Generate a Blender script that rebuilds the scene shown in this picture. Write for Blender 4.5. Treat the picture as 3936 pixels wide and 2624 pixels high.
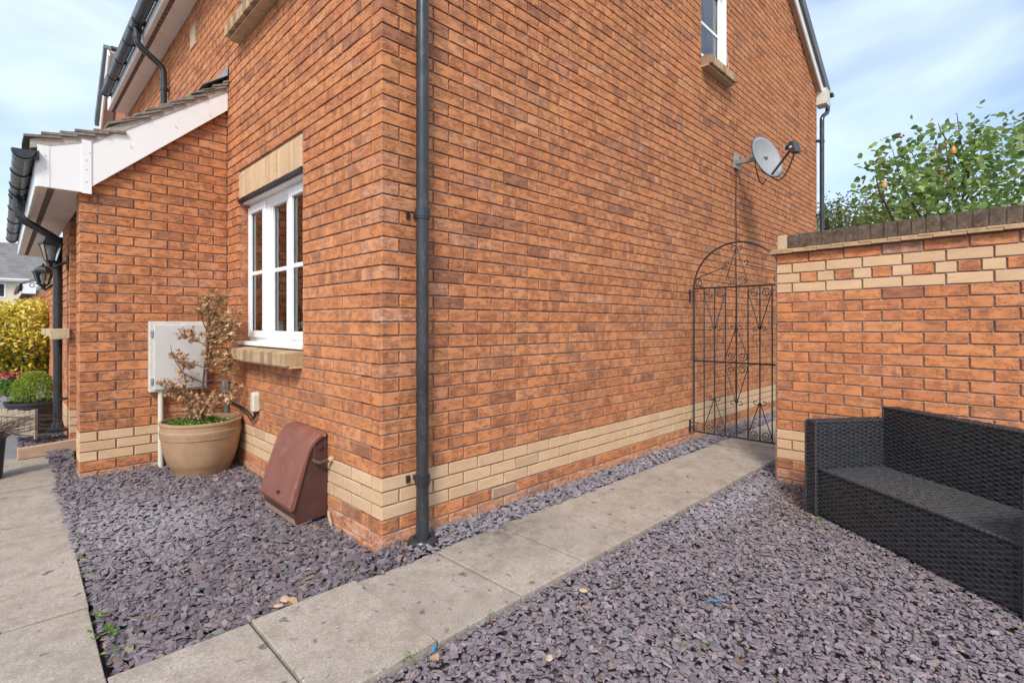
import bpy, math, random
import numpy as np
from mathutils import Vector, Matrix

random.seed(7)
rng = np.random.default_rng(11)
PI = math.pi
SC = bpy.context.scene
for o in list(bpy.data.objects):
    bpy.data.objects.remove(o, do_unlink=True)
COL = SC.collection

# ------------------------------------------------------------------ camera
CAM = np.array([-1.4165, -2.384, 1.217])
cd = bpy.data.cameras.new('camera')
cd.sensor_width = 36.0
cd.lens = 36.0 * 1966.0 / 3936.0
cd.shift_y = -66.0 / 3936.0
cd.clip_start = 0.05
cd.clip_end = 3000
cam = bpy.data.objects.new('camera', cd)
cam.location = CAM
cam.rotation_euler = (PI / 2, 0, -PI / 4)
COL.objects.link(cam)
SC.camera = cam

# ------------------------------------------------------------------ sky, sun, exposure
SUN = Vector((-0.62, -0.46, 0.74)).normalized()      # towards the sun
w = bpy.data.worlds.new('World')
SC.world = w
w.use_nodes = True
nt = w.node_tree
nt.nodes.clear()
out = nt.nodes.new('ShaderNodeOutputWorld')
bg = nt.nodes.new('ShaderNodeBackground')
bg.inputs['Strength'].default_value = 0.13
sky = nt.nodes.new('ShaderNodeTexSky')
sky.sky_type = 'NISHITA'
sky.sun_disc = False
sky.sun_elevation = math.asin(SUN.z)
sky.sun_rotation = math.atan2(SUN.x, SUN.y)
sky.air_density = 1.0
sky.dust_density = 1.5
tc = nt.nodes.new('ShaderNodeTexCoord')
mp = nt.nodes.new('ShaderNodeMapping')
mp.inputs['Scale'].default_value = (1.0, 1.0, 3.2)
mp.inputs['Location'].default_value = (0.35, 0.2, 0.1)
nz = nt.nodes.new('ShaderNodeTexNoise')
nz.inputs['Scale'].default_value = 2.1
nz.inputs['Detail'].default_value = 4
nz.inputs['Roughness'].default_value = 0.5
nz.inputs['Distortion'].default_value = 0.3
rp = nt.nodes.new('ShaderNodeValToRGB')
rp.color_ramp.elements[0].position = 0.34
rp.color_ramp.elements[0].color = (0.06, 0.06, 0.06, 1)
rp.color_ramp.elements[1].position = 0.68
rp.color_ramp.elements[1].color = (0.80, 0.80, 0.80, 1)
mx = nt.nodes.new('ShaderNodeMixRGB')
mx.inputs['Color2'].default_value = (5.3, 6.1, 7.3, 1)
L = nt.links.new
L(tc.outputs['Generated'], mp.inputs['Vector'])
L(mp.outputs['Vector'], nz.inputs['Vector'])
L(nz.outputs['Fac'], rp.inputs['Fac'])
L(rp.outputs['Color'], mx.inputs['Fac'])
L(sky.outputs['Color'], mx.inputs['Color1'])
L(mx.outputs['Color'], bg.inputs['Color'])
L(bg.outputs['Background'], out.inputs['Surface'])

sd = bpy.data.lights.new('sun', 'SUN')
sd.energy = 2.0
sd.angle = math.radians(14)
sd.color = (1.0, 0.95, 0.89)
sun = bpy.data.objects.new('sun', sd)
sun.rotation_euler = SUN.to_track_quat('Z', 'Y').to_euler()
sun.location = (-6, -6, 9)
COL.objects.link(sun)

vs = SC.view_settings
vs.view_transform = 'Standard'
vs.look = 'None'
vs.exposure = 0.72
vs.gamma = 1.0
vs.use_curve_mapping = False

# ------------------------------------------------------------------ pixel helpers (2352 px wide picture -> world, for measuring)
_F = np.array([math.sin(PI/4), math.cos(PI/4), 0]); _R = np.array([math.cos(PI/4), -math.sin(PI/4), 0]); _U = np.array([0, 0, 1.0])
_S = 3936 / 2352
def at(dx, dy, depth):
    return CAM + (_F + _R * (dx*_S - 1968) / 1966 + _U * (1246 - dy*_S) / 1966) * depth
def proj(p):
    d = np.asarray(p, float) - CAM
    Y = d @ _F
    Y = np.where(Y < 0.05, 0.05, Y)
    return (1968 + 1966 * (d @ _R) / Y) / _S, (1246 - 1966 * d[..., 2] / Y) / _S

# ------------------------------------------------------------------ materials
class NB:
    """small node builder"""
    def __init__(s, name):
        s.m = bpy.data.materials.new(name); s.m.use_nodes = True
        s.t = s.m.node_tree; s.t.nodes.clear()
        s.o = s.t.nodes.new('ShaderNodeOutputMaterial')
        s.b = s.t.nodes.new('ShaderNodeBsdfPrincipled')
        s.t.links.new(s.b.outputs[0], s.o.inputs[0])
    def n(s, typ, **kw):
        n = s.t.nodes.new(typ)
        for k, v in kw.items():
            if k in n.inputs: n.inputs[k].default_value = v
            else: setattr(n, k, v)
        return n
    def l(s, a, b): s.t.links.new(a, b)
    def pos(s, scale=(1, 1, 1), obj=False):
        g = s.n('ShaderNodeTexCoord').outputs['Object'] if obj else s.n('ShaderNodeNewGeometry').outputs['Position']
        m = s.n('ShaderNodeMapping'); m.inputs['Scale'].default_value = scale
        s.l(g, m.inputs['Vector']); return m.outputs[0]
    def noise(s, vec, scale, detail=4, rough=.55, dist=0):
        n = s.n('ShaderNodeTexNoise'); n.inputs['Scale'].default_value = scale; n.inputs['Detail'].default_value = detail
        n.inputs['Roughness'].default_value = rough; n.inputs['Distortion'].default_value = dist
        if vec is not None: s.l(vec, n.inputs['Vector'])
        return n.outputs['Fac']
    def ramp(s, fac, stops):
        r = s.n('ShaderNodeValToRGB'); e = r.color_ramp.elements
        while len(e) < len(stops): e.new(0.5)
        for i, (p, c) in enumerate(stops):
            e[i].position = p; e[i].color = (c, c, c, 1) if isinstance(c, (int, float)) else (*c, 1)
        s.l(fac, r.inputs['Fac']); return r.outputs['Color']
    def mix(s, fac, a, b, mode='MIX'):
        n = s.n('ShaderNodeMixRGB', blend_type=mode)
        for v, i in ((fac, 'Fac'), (a, 'Color1'), (b, 'Color2')):
            if hasattr(v, 'is_linked'): s.l(v, n.inputs[i])
            elif isinstance(v, (int, float)): n.inputs[i].default_value = v if i == 'Fac' else (v, v, v, 1)
            else: n.inputs[i].default_value = (*v, 1)
        return n.outputs[0]
    def math(s, op, a, b=0.0):
        n = s.n('ShaderNodeMath', operation=op)
        for i, v in enumerate((a, b)):
            if hasattr(v, 'is_linked'): s.l(v, n.inputs[i])
            else: n.inputs[i].default_value = v
        return n.outputs[0]
    def attr(s, name):
        return s.n('ShaderNodeAttribute', attribute_name=name)
    def bump(s, h, strength, dist):
        n = s.n('ShaderNodeBump'); n.inputs['Strength'].default_value = strength; n.inputs['Distance'].default_value = dist
        s.l(h, n.inputs['Height']); s.l(n.outputs[0], s.b.inputs['Normal'])
    def set(s, color=None, rough=.6, metal=0, spec=.5):
        if color is not None:
            if hasattr(color, 'is_linked'): s.l(color, s.b.inputs['Base Color'])
            else: s.b.inputs['Base Color'].default_value = (*color, 1)
        if hasattr(rough, 'is_linked'): s.l(rough, s.b.inputs['Roughness'])
        else: s.b.inputs['Roughness'].default_value = rough
        s.b.inputs['Metallic'].default_value = metal
        s.b.inputs['Specular IOR Level'].default_value = spec
        return s.m

M = {}
def worn(name, col, rough=.5, var=.18, scale=9, bump=0, bscale=120, dirt=None, dirt_amt=.3, metal=0, spec=.5):
    """one colour with mottling, a little dirt and fine relief"""
    b = NB(name); p = b.pos()
    n = b.noise(p, scale, 5, .6)
    c = b.mix(b.ramp(n, [(.3, 0), (.72, 1)]), tuple(x*(1-var) for x in col), tuple(min(1, x*(1+var)) for x in col))
    if dirt:
        d = b.noise(p, scale*2.3, 6, .7)
        c = b.mix(b.ramp(d, [(.52, 0), (.75, dirt_amt)]), c, dirt)
    rr = b.ramp(b.noise(p, scale*1.7, 4), [(.3, max(.05, rough-.1)), (.7, min(1, rough+.12))])
    if bump: b.bump(b.noise(p, bscale, 4, .6), bump, .004)
    M[name] = b.set(c, rr, metal, spec); return M[name]

def brick_material(name, cream=False):
    b = NB(name)
    g = b.n('ShaderNodeNewGeometry'); sx = b.n('ShaderNodeSeparateXYZ'); b.l(g.outputs['Position'], sx.inputs[0])
    along = b.math('ADD', sx.outputs[0], sx.outputs[1])
    at_ = b.attr('tone'); sc = b.n('ShaderNodeSeparateColor'); b.l(at_.outputs['Color'], sc.inputs[0])
    tone, seed, eff = sc.outputs[0], sc.outputs[1], sc.outputs[2]
    sd_ = b.math('MULTIPLY', seed, 37.0)
    cx = b.n('ShaderNodeCombineXYZ'); b.l(along, cx.inputs[0]); b.l(sx.outputs[2], cx.inputs[1]); b.l(sd_, cx.inputs[2])
    def mapped(sc_):
        m = b.n('ShaderNodeMapping'); m.inputs['Scale'].default_value = sc_; b.l(cx.outputs[0], m.inputs[0]); return m.outputs[0]
    fine = b.noise(mapped((1, 1, 1)), 160, 4, .65)
    grain = b.noise(mapped((1, 1, 1)), 420, 2, .6)
    if cream:
        base = b.mix(tone, (.63, .42, .245), (.49, .31, .17))
        base = b.mix(b.ramp(fine, [(.3, 0), (.75, .5)]), base, (.74, .55, .36))
        v = b.n('ShaderNodeTexVoronoi'); v.inputs['Scale'].default_value = 70; b.l(mapped((1, 1, 1)), v.inputs['Vector'])
        spots = b.ramp(v.outputs['Distance'], [(.12, 1), (.2, 0)])
        spots = b.mix(b.ramp(b.noise(mapped((1, 1, 1)), 30, 2), [(.55, 0), (.62, 1)]), (0, 0, 0), spots)
        base = b.mix(b.math('MULTIPLY', spots, .75), base, (.20, .11, .055))
        base = b.mix(b.ramp(b.noise(mapped((9, 30, 1)), 1.0, 4, .6), [(.45, 0), (.7, .35)]), base, (.48, .28, .15))
        soil = b.ramp(b.noise(b.pos(), 3.0, 5, .65), [(.5, 0), (.75, .35)])
        base = b.mix(soil, base, (.38, .25, .15))
        base = b.mix(b.math('MULTIPLY', eff, .9), base, (.075, .05, .04))
        b.bump(fine, .35, .003)
    else:
        # kiln bands: upright dark bars that differ from brick to brick
        bars = b.noise(mapped((15, 1.2, 1)), 1.0, 2, .5, .4)
        bars = b.ramp(bars, [(.43, 0), (.57, 1)])
        amt = b.ramp(tone, [(.2, .10), (.5, .62), (.8, .85), (1, .9)])
        flat = b.ramp(tone, [(.74, 0), (.95, .9)])
        dark = b.math('MAXIMUM', b.math('MULTIPLY', bars, amt), flat)
        hue = b.ramp(b.math('FRACT', b.math('MULTIPLY', seed, 7.3)), [(0, (.64, .240, .092)), (.40, (.655, .262, .104)), (.75, (.57, .200, .080)), (1, (.68, .30, .138))])
        base = b.mix(dark, hue, (.285, .115, .070))
        base = b.mix(b.ramp(fine, [(.25, 0), (.8, .30)]), base, (.70, .34, .165))
        base = b.mix(b.ramp(grain, [(.30, .5), (.48, 0)]), base, (.22, .08, .035))
        # drag folds across the face
        fold = b.noise(mapped((22, 95, 1)), 1.0, 3, .62, 1.6)
        ridge = b.math('ABSOLUTE', b.math('SUBTRACT', fold, .5))
        line = b.ramp(ridge, [(.006, 1), (.045, 0)])
        gate = b.ramp(b.noise(mapped((14, 26, 1)), 1.0, 2), [(.43, 0), (.55, 1)])
        line = b.math('MULTIPLY', line, gate)
        base = b.mix(b.math('MULTIPLY', line, .62), base, (.15, .058, .032))
        # lime bloom
        bl = b.ramp(b.noise(mapped((24, 40, 1)), 1.0, 5, .7), [(.42, 0), (.66, 1)])
        base = b.mix(b.math('MULTIPLY', bl, eff), base, (.68, .57, .50))
        spk = b.ramp(b.noise(mapped((60, 110, 1)), 1.0, 3, .7), [(.71, 0), (.78, .55)])
        base = b.mix(spk, base, (.72, .55, .44))
        soil = b.ramp(b.noise(b.pos(), 1.1, 4, .6), [(.42, 0), (.75, .26)])
        base = b.mix(soil, base, (.24, .105, .06))
        salt = b.ramp(b.noise(b.pos((1, 1, 1.6)), 1.7, 6, .72), [(.56, 0), (.76, .34)])
        base = b.mix(salt, base, (.66, .43, .32))
        h = b.math('SUBTRACT', b.math('MULTIPLY', fine, .35), line)
        b.bump(h, .7, .004)
    M[name] = b.set(base, .88, 0, .25)

brick_material('red_brick'); brick_material('cream_brick', True)

b = NB('mortar'); p = b.pos()
c = b.mix(b.ramp(b.noise(p, 5, 5, .65), [(.35, 0), (.7, 1)]), (.23, .145, .108), (.37, .255, .20))
c = b.mix(b.ramp(b.noise(p, 60, 3), [(.5, 0), (.75, .35)]), c, (.42, .31, .25))
b.bump(b.noise(p, 200, 3), .5, .003); M['mortar'] = b.set(c, .95, 0, .15)

def slate_mat(name):
    b = NB(name); a = b.attr('chip'); p = b.pos()
    n = b.noise(p, 90, 4, .6)
    c = b.mix(b.ramp(n, [(.3, 0), (.75, .4)]), a.outputs['Color'], (.26, .22, .24))
    c = b.mix(b.ramp(b.noise(p, 340, 3, .7), [(.3, .4), (.5, 0)]), c, (.07, .055, .065))
    b.bump(b.noise(p, 130, 4, .65), .5, .004)
    M[name] = b.set(c, .68, 0, .28)
slate_mat('slate')

b = NB('paving'); p = b.pos()
c = b.mix(b.ramp(b.noise(p, 3.5, 6, .65), [(.3, 0), (.7, 1)]), (.36, .305, .25), (.49, .43, .365))
c = b.mix(b.ramp(b.noise(p, 130, 3, .7), [(.36, .8), (.6, 0)]), c, (.24, .20, .16))
c = b.mix(b.ramp(b.noise(p, 11, 6, .75), [(.46, 0), (.68, .7)]), c, (.23, .19, .15))
ts = b.attr('tone'); c = b.mix(.16, c, ts.outputs['Color'], 'OVERLAY')
for scl, lo, hi, am, colr in ((9.5, .12, .19, 1.0, (.06, .052, .044)), (19, .12, .21, .85, (.12, .10, .08))):
    v = b.n('ShaderNodeTexVoronoi'); v.inputs['Scale'].default_value = scl
    dn = b.n('ShaderNodeMixRGB'); dn.inputs['Fac'].default_value = .05
    nn = b.n('ShaderNodeTexNoise'); nn.inputs['Scale'].default_value = 28; b.l(p, nn.inputs['Vector'])
    b.l(p, dn.inputs['Color1']); b.l(nn.outputs['Color'], dn.inputs['Color2']); b.l(dn.outputs[0], v.inputs['Vector'])
    sp = b.ramp(v.outputs['Distance'], [(lo, 1), (hi, 0)])
    vc = b.n('ShaderNodeSeparateColor'); b.l(v.outputs['Color'], vc.inputs[0])
    keep = b.ramp(vc.outputs[0], [(.35, 0), (.7, 1)])
    f = b.math('MULTIPLY', b.math('MULTIPLY', sp, keep), b.math('MULTIPLY', b.ramp(b.noise(p, 75, 3, .7), [(.32, .25), (.6, 1)]), am))
    c = b.mix(f, c, colr)
c = b.mix(b.ramp(b.noise(p, 26, 5, .7), [(.66, 0), (.75, .35)]), c, (.62, .55, .46))
# soot by the foot of the rainwater pipe
gx = b.n('ShaderNodeVectorMath', operation='DISTANCE'); geo = b.n('ShaderNodeNewGeometry'); b.l(geo.outputs['Position'], gx.inputs[0]); gx.inputs[1].default_value = (.62, -.26, .03)
st = b.math('MULTIPLY', b.ramp(gx.outputs['Value'], [(.06, .75), (.46, 0)]), b.ramp(b.noise(p, 14, 5, .7), [(.38, .15), (.62, 1)]))
c = b.mix(st, c, (.10, .09, .082))
b.bump(b.noise(p, 190, 4, .7), .35, .003); M['paving'] = b.set(c, .9, 0, .2)

b = NB('soil'); p = b.pos()
c = b.mix(b.ramp(b.noise(p, 55, 5, .7), [(.3, 0), (.7, 1)]), (.085, .068, .066), (.19, .155, .16))
b.bump(b.noise(p, 70, 4), .8, .02); M['soil'] = b.set(c, .95, 0, .1)
worn('asphalt', (.20, .195, .20), .9, .15, 3, .5, 200)
worn('white_pvc', (.85, .85, .825), .32, .02, 5, 0, 0, (.66, .63, .58), .10)
worn('frame_white', (.86, .86, .85), .28, .03, 5)
worn('soffit_board', (.78, .70, .62), .35, .05, 4, 0, 0, (.55, .46, .38), .15)
worn('black_pipe', (.028, .029, .033), .30, .25, 7, 0, 0, (.10, .10, .11), .35)
worn('grey_pipe', (.034, .0345, .037), .27, .2, 5, 0, 0, (.11, .115, .13), .4)
worn('black_iron', (.018, .018, .02), .45, .3, 20, .3, 90, (.05, .035, .025), .4)
worn('rust', (.16, .055, .025), .85, .4, 40, .4, 90)
worn('meter_red', (.205, .074, .050), .5, .16, 5, .2, 60, (.36, .19, .15), .34)
worn('meter_brown_shaded', (.078, .031, .026), .5, .15, 6, .2, 60, (.24, .14, .105), .18)  # body brown darkened: shade on the box side is put into the colour
for nm, a_ in (('meter_brown_shaded', .55), ('meter_red', .35), ('grey_pipe', .25)):
    mt = M[nm]; t_ = mt.node_tree; bs = [n for n in t_.nodes if n.type == 'BSDF_PRINCIPLED'][0]
    src = bs.inputs['Base Color'].links[0].from_socket
    b = NB.__new__(NB); b.m = mt; b.t = t_; b.b = bs
    p = b.pos((1, 1, .55) if nm != 'grey_pipe' else (1, 1, .12))
    rd = b.math('ABSOLUTE', b.math('SUBTRACT', b.noise(p, 7 if nm != 'grey_pipe' else 30, 2, .5, .6), .5))
    ln = b.math('MULTIPLY', b.ramp(rd, [(.002, 1), (.007, 0)]), b.ramp(b.noise(p, 9, 3), [(.5, 0), (.62, a_)]))
    b.l(b.mix(ln, src, (.42, .34, .29)), bs.inputs['Base Color'])
worn('meter_tan', (.35, .24, .18), .6, .15, 10)
worn('box_grey', (.60, .585, .555), .5, .07, 4, .1, 80, (.36, .32, .27), .3)
worn('box_edge', (.62, .59, .53), .6, .10, 14, .2, 80, (.25, .21, .16), .5)
worn('pvc_cream', (.62, .585, .49), .4, .05, 6)
worn('pot_tan', (.39, .245, .140), .55, .14, 7, .15, 60, (.10, .075, .05), .35)
worn('pot_black', (.028, .028, .031), .45, .2, 8, .1, 60)
worn('old_wood', (.33, .265, .19), .85, .25, 18, .4, 60, (.15, .11, .075), .5)
worn('bark', (.085, .055, .04), .9, .35, 30, .7, 90)
worn('dead_bark', (.095, .045, .038), .85, .3, 40, .5, 90)
worn('tile_moss', (.235, .205, .165), .95, .35, 16, .8, 70, (.09, .075, .06), .8)
worn('tile_grey', (.14, .14, .145), .8, .2, 3, .3, 40)
worn('tile_terracotta', (.36, .17, .10), .85, .25, 16, .4, 70)
worn('verge_mortar', (.43, .39, .335), .95, .2, 14, .7, 70, (.17, .14, .11), .6)
worn('lead', (.27, .28, .30), .5, .2, 12, .3, 50, (.33, .33, .34), .4)
worn('creasing_tile', (.52, .39, .25), .9, .15, 9, .4, 90, (.16, .11, .07), .5)
worn('sill_buff', (.46, .31, .175), .9, .2, 12, .4, 90, (.12, .085, .055), .5)
worn('sill_weathered', (.30, .20, .12), .9, .2, 12, .4, 90, (.10, .07, .045), .6)
worn('coping_brick', (.10, .072, .050), .95, .5, 20, .9, 120, (.34, .24, .15), .6)
worn('dish_grey', (.29, .295, .30), .5, .06, 10)
worn('dish_dark', (.05, .052, .058), .5, .2, 20)
worn('galvanised', (.33, .335, .33), .45, .3, 25, .2, 90, (.12, .12, .115), .5, .4)
worn('wicker', (.036, .038, .043), .42, .35, 30, 0, 0, (.075, .078, .085), .35)
worn('wicker_pale', (.075, .076, .078), .5, .3, 25, 0, 0, (.13, .13, .13), .4)  # paler wicker tone, used on the seat top
worn('wicker_core', (.006, .006, .007), .9, .2, 30)
worn('kerb_tile', (.50, .335, .225), .85, .12, 12, .5, 110, (.30, .19, .12), .3)
worn('render_cream', (.74, .62, .44), .9, .06, 2, .3, 90)
worn('red_brick_far', (.40, .15, .07), .9, .25, 9, .3, 60)
worn('far_tile', (.20, .19, .185), .9, .25, 1.5, .3, 20)
worn('dark_room', (.035, .03, .028), .9, .3, 2)
worn('curtain', (.78, .77, .75), .9, .06, 6)
worn('cable', (.012, .012, .013), .5, .2, 20)
worn('label_white', (.70, .69, .64), .5, .05, 30)
worn('vent_brown', (.15, .105, .08), .9, .3, 30)
worn('pink_flower', (.62, .035, .10), .7, .3, 60)
worn('pear_skin', (.50, .27, .06), .45, .25, 22, .1, 60, (.45, .14, .03), .5)
worn('berry', (.34, .10, .045), .4, .3, 40)
worn('bulb_white', (.75, .73, .68), .5, .05, 10)
worn('blue_litter', (.03, .22, .42), .4, .2, 30)

def leaf_mat(name, stops, rough=.5, trans=.25):
    """leaf colour from the stored leaf value plus some light through the blade"""
    b = NB(name); a = b.attr('leaf')
    c = b.ramp(a.outputs['Fac'], stops)
    n = b.noise(b.pos(), 45, 3); c = b.mix(b.ramp(n, [(.35, .22), (.6, 0)]), c, (.03, .045, .012))
    b.set(c, rough, 0, .4)
    tr = b.n('ShaderNodeBsdfTranslucent'); b.l(c, tr.inputs['Color'])
    ms = b.n('ShaderNodeMixShader'); ms.inputs[0].default_value = trans
    b.l(b.b.outputs[0], ms.inputs[1]); b.l(tr.outputs[0], ms.inputs[2]); b.l(ms.outputs[0], b.o.inputs[0])
    M[name] = b.m
leaf_mat('pear_leaf', [(0, (.13, .21, .07)), (.5, (.24, .37, .11)), (.85, (.38, .52, .15)), (1, (.50, .60, .20))], .34, .45)
leaf_mat('birch_leaf', [(0, (.09, .125, .05)), (.6, (.19, .23, .08)), (1, (.36, .30, .13))], .6, .3)
leaf_mat('dry_leaf', [(0, (.29, .15, .075)), (.5, (.53, .33, .165)), (1, (.72, .51, .29))], .85, .25)
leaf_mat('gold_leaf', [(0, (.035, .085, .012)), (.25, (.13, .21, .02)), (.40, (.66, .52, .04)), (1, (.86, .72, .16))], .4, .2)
leaf_mat('conifer_leaf', [(0, (.16, .25, .03)), (.6, (.32, .42, .05)), (1, (.48, .52, .09))], .7, .25)
leaf_mat('weed_leaf', [(0, (.05, .13, .015)), (.6, (.13, .27, .03)), (1, (.28, .38, .06))], .6, .25)
leaf_mat('grass_dead', [(0, (.10, .07, .05)), (1, (.26, .18, .11))], .85, .1)

b = NB('glass'); b.t.nodes.remove(b.b)
fr = b.n('ShaderNodeFresnel'); fr.inputs[0].default_value = 1.6
gl = b.n('ShaderNodeBsdfGlossy'); gl.inputs['Roughness'].default_value = .01; gl.inputs['Color'].default_value = (1, 1, 1, 1)
tp = b.n('ShaderNodeBsdfTransparent'); tp.inputs['Color'].default_value = (.86, .89, .88, 1)
ms = b.n('ShaderNodeMixShader'); b.l(b.math('MULTIPLY', fr.outputs[0], 1.35), ms.inputs[0]); b.l(tp.outputs[0], ms.inputs[1]); b.l(gl.outputs[0], ms.inputs[2]); b.l(ms.outputs[0], b.o.inputs[0])
M['glass'] = b.m

# ------------------------------------------------------------------ mesh helpers
def link(name, me, mat=None, parent=None, loc=None):
    o = bpy.data.objects.new(name, me)
    COL.objects.link(o)
    if mat is not None and me is not None and not me.materials: me.materials.append(M[mat] if isinstance(mat, str) else mat)
    if parent is not None: o.parent = parent
    if loc is not None: o.location = loc
    return o
def tag(o, label=None, cat=None, group=None, kind=None):
    if label: o['label'] = label
    if cat: o['category'] = cat
    if group: o['group'] = group
    if kind: o['kind'] = kind
    return o
def empty(name, loc):
    o = bpy.data.objects.new(name, None); o.location = loc; o.empty_display_size = .1
    COL.objects.link(o); return o

def mesh_np(name, V, F, attr=None, smooth=False):
    """V (n,3), F (m,k) one polygon size, attr = (name, (n,4))"""
    me = bpy.data.meshes.new(name)
    F = np.asarray(F, np.int32); m, k = F.shape
    me.vertices.add(len(V)); me.vertices.foreach_set('co', np.asarray(V, np.float32).ravel())
    me.loops.add(m*k); me.loops.foreach_set('vertex_index', F.ravel())
    me.polygons.add(m); me.polygons.foreach_set('loop_start', np.arange(m, dtype=np.int32)*k)
    me.polygons.foreach_set('use_smooth', np.full(m, bool(smooth)))
    me.update(calc_edges=True)
    if attr is not None:
        a = me.attributes.new(attr[0], 'FLOAT_COLOR', 'POINT'); a.data.foreach_set('color', np.asarray(attr[1], np.float32).ravel())
    return me

class MB:
    def __init__(s, tf=None): s.v = []; s.f = []; s.tf = tf
    def add(s, vs, fs):
        n = len(s.v)
        if s.tf: vs = [s.tf(*p) for p in vs]
        s.v += [tuple(map(float, p)) for p in vs]; s.f += [tuple(i+n for i in f) for f in fs]; return s
    def box(s, x0, x1, y0, y1, z0, z1):
        return s.add([(x0,y0,z0),(x1,y0,z0),(x1,y1,z0),(x0,y1,z0),(x0,y0,z1),(x1,y0,z1),(x1,y1,z1),(x0,y1,z1)],
                     [(0,3,2,1),(4,5,6,7),(0,1,5,4),(1,2,6,5),(2,3,7,6),(3,0,4,7)])
    def prism(s, poly, axis, a, b):
        """poly of 2D points; axis x: (y,z), y: (x,z), z: (x,y); extruded from a to b"""
        n = len(poly)
        def P(q, t): return {'x': (t, q[0], q[1]), 'y': (q[0], t, q[1]), 'z': (q[0], q[1], t)}[axis]
        vs = [P(q, a) for q in poly] + [P(q, b) for q in poly]
        fs = [tuple(range(n)), tuple(range(2*n-1, n-1, -1))] + [(i, i+n, (i+1) % n + n, (i+1) % n) for i in range(n)]
        return s.add(vs, fs)
    def hexa(s, p8):
        return s.add(p8, [(0,3,2,1),(4,5,6,7),(0,1,5,4),(1,2,6,5),(2,3,7,6),(3,0,4,7)])
    def tube(s, pts, r, n=8, closed=False):
        pts = [Vector(p) for p in pts]; m = len(pts)
        rs = r if isinstance(r, (list, tuple)) else [r]*m
        vs = []; ref = None
        for i, p in enumerate(pts):
            if closed: t = pts[(i+1) % m] - pts[i-1]
            else: t = pts[min(i+1, m-1)] - pts[max(i-1, 0)]
            t = t.normalized() if t.length > 1e-9 else Vector((0, 0, 1))
            if ref is None:
                ref = Vector((0, 0, 1)) if abs(t.z) < .9 else Vector((1, 0, 0))
            a = (ref - t * ref.dot(t)).normalized(); ref = a; c = t.cross(a)
            for k in range(n):
                th = 2*PI*k/n; vs.append(p + (a*math.cos(th) + c*math.sin(th)) * rs[i])
        fs = []
        for i in range(m if closed else m-1):
            j = (i+1) % m
            for k in range(n):
                fs.append((i*n+k, i*n+(k+1) % n, j*n+(k+1) % n, j*n+k))
        if not closed:
            fs.append(tuple(range(n-1, -1, -1))); fs.append(tuple((m-1)*n+k for k in range(n)))
        return s.add([tuple(v) for v in vs], fs)
    def lathe(s, c, prof, n=32, rot=0, sx=1, sy=1):
        vs = []; m = len(prof)
        for r, z in prof:
            for k in range(n):
                a = 2*PI*k/n + rot; vs.append((c[0]+r*math.cos(a)*sx, c[1]+r*math.sin(a)*sy, c[2]+z))
        fs = [(i*n+k, i*n+(k+1) % n, (i+1)*n+(k+1) % n, (i+1)*n+k) for i in range(m-1) for k in range(n)]
        fs.append(tuple(range(n-1, -1, -1))); fs.append(tuple((m-1)*n+k for k in range(n)))
        return s.add(vs, fs)
    def build(s, name, mat, parent=None, smooth=False, bevel=0, seg=2, at0=None):
        me = bpy.data.meshes.new(name); me.from_pydata(s.v, [], s.f); me.update()
        me.polygons.foreach_set('use_smooth', np.full(len(me.polygons), bool(smooth)))
        o = link(name, me, mat, parent)
        if parent is not None and parent.parent is None and parent.type == 'EMPTY':
            o.location = -Vector(parent.location)
        if bevel:
            md = o.modifiers.new('bevel', 'BEVEL'); md.width = bevel; md.segments = seg; md.limit_method = 'ANGLE'; md.angle_limit = math.radians(35)
        if smooth:
            md = o.modifiers.new('es', 'EDGE_SPLIT'); md.split_angle = math.radians(40)
        return o
def bx(*a): return MB().box(*a)

# leaves: every leaf a bent blade of two halves; kept in one crown
def leaf_cloud(name, P, size, mat, parent, up=.25, aspect=.62, shape='oval', val=None, droop=.0, seed=1):
    r = np.random.default_rng(seed); n = len(P); P = np.asarray(P)
    if shape == 'oval':
        T = np.array([[0,0,0],[.30,.30,.05],[.30,-.30,.05],[.0,0,-.0],[.62,.30,.02],[.62,-.30,.02],[1,0,-.10],[.45,0,-.05]])
        Fq = np.array([[0,7,1],[0,2,7],[7,4,1],[7,2,5],[7,6,4],[7,5,6]])
    else:   # pointed, several lobes, curled
        T = np.array([[0,0,0],[.35,.14,.05],[.45,.52,.22],[.62,.16,.02],[1.0,.0,.18],[.62,-.16,.02],[.45,-.52,.22],[.35,-.14,.05]])
        Fq = np.array([[0,7,1],[1,3,2],[1,7,3],[3,7,5],[3,5,4],[7,6,5]])
    sz = size * r.uniform(.65, 1.25, n)
    d = r.normal(size=(n, 3)); d[:, 2] = d[:, 2]*.6 + up - droop; d /= np.linalg.norm(d, axis=1)[:, None]
    nn = r.normal(size=(n, 3)); nn[:, 2] += 1.0
    s_ = np.cross(nn, d); s_ /= np.linalg.norm(s_, axis=1)[:, None]; nn = np.cross(d, s_)
    curl = r.uniform(.3, 1.9, n)
    V = P[:, None, :] + sz[:, None, None] * (T[None, :, 0:1]*d[:, None, :] + aspect*2*T[None, :, 1:2]*s_[:, None, :] + (T[None, :, 2:3]*curl[:, None, None])*nn[:, None, :])
    F = (Fq[None] + (np.arange(n)*8)[:, None, None]).reshape(-1, 3)
    v = r.uniform(0, 1, n) if val is None else np.clip(val, 0, 1)
    A = np.repeat(np.stack([v, v, v, np.ones(n)], 1), 8, 0)
    me = mesh_np(name, V.reshape(-1, 3), F, ('leaf', A), True)
    o = link(name, me, mat, parent)
    if parent is not None and parent.parent is None and parent.type == 'EMPTY': o.location = -Vector(parent.location)
    return o

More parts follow.
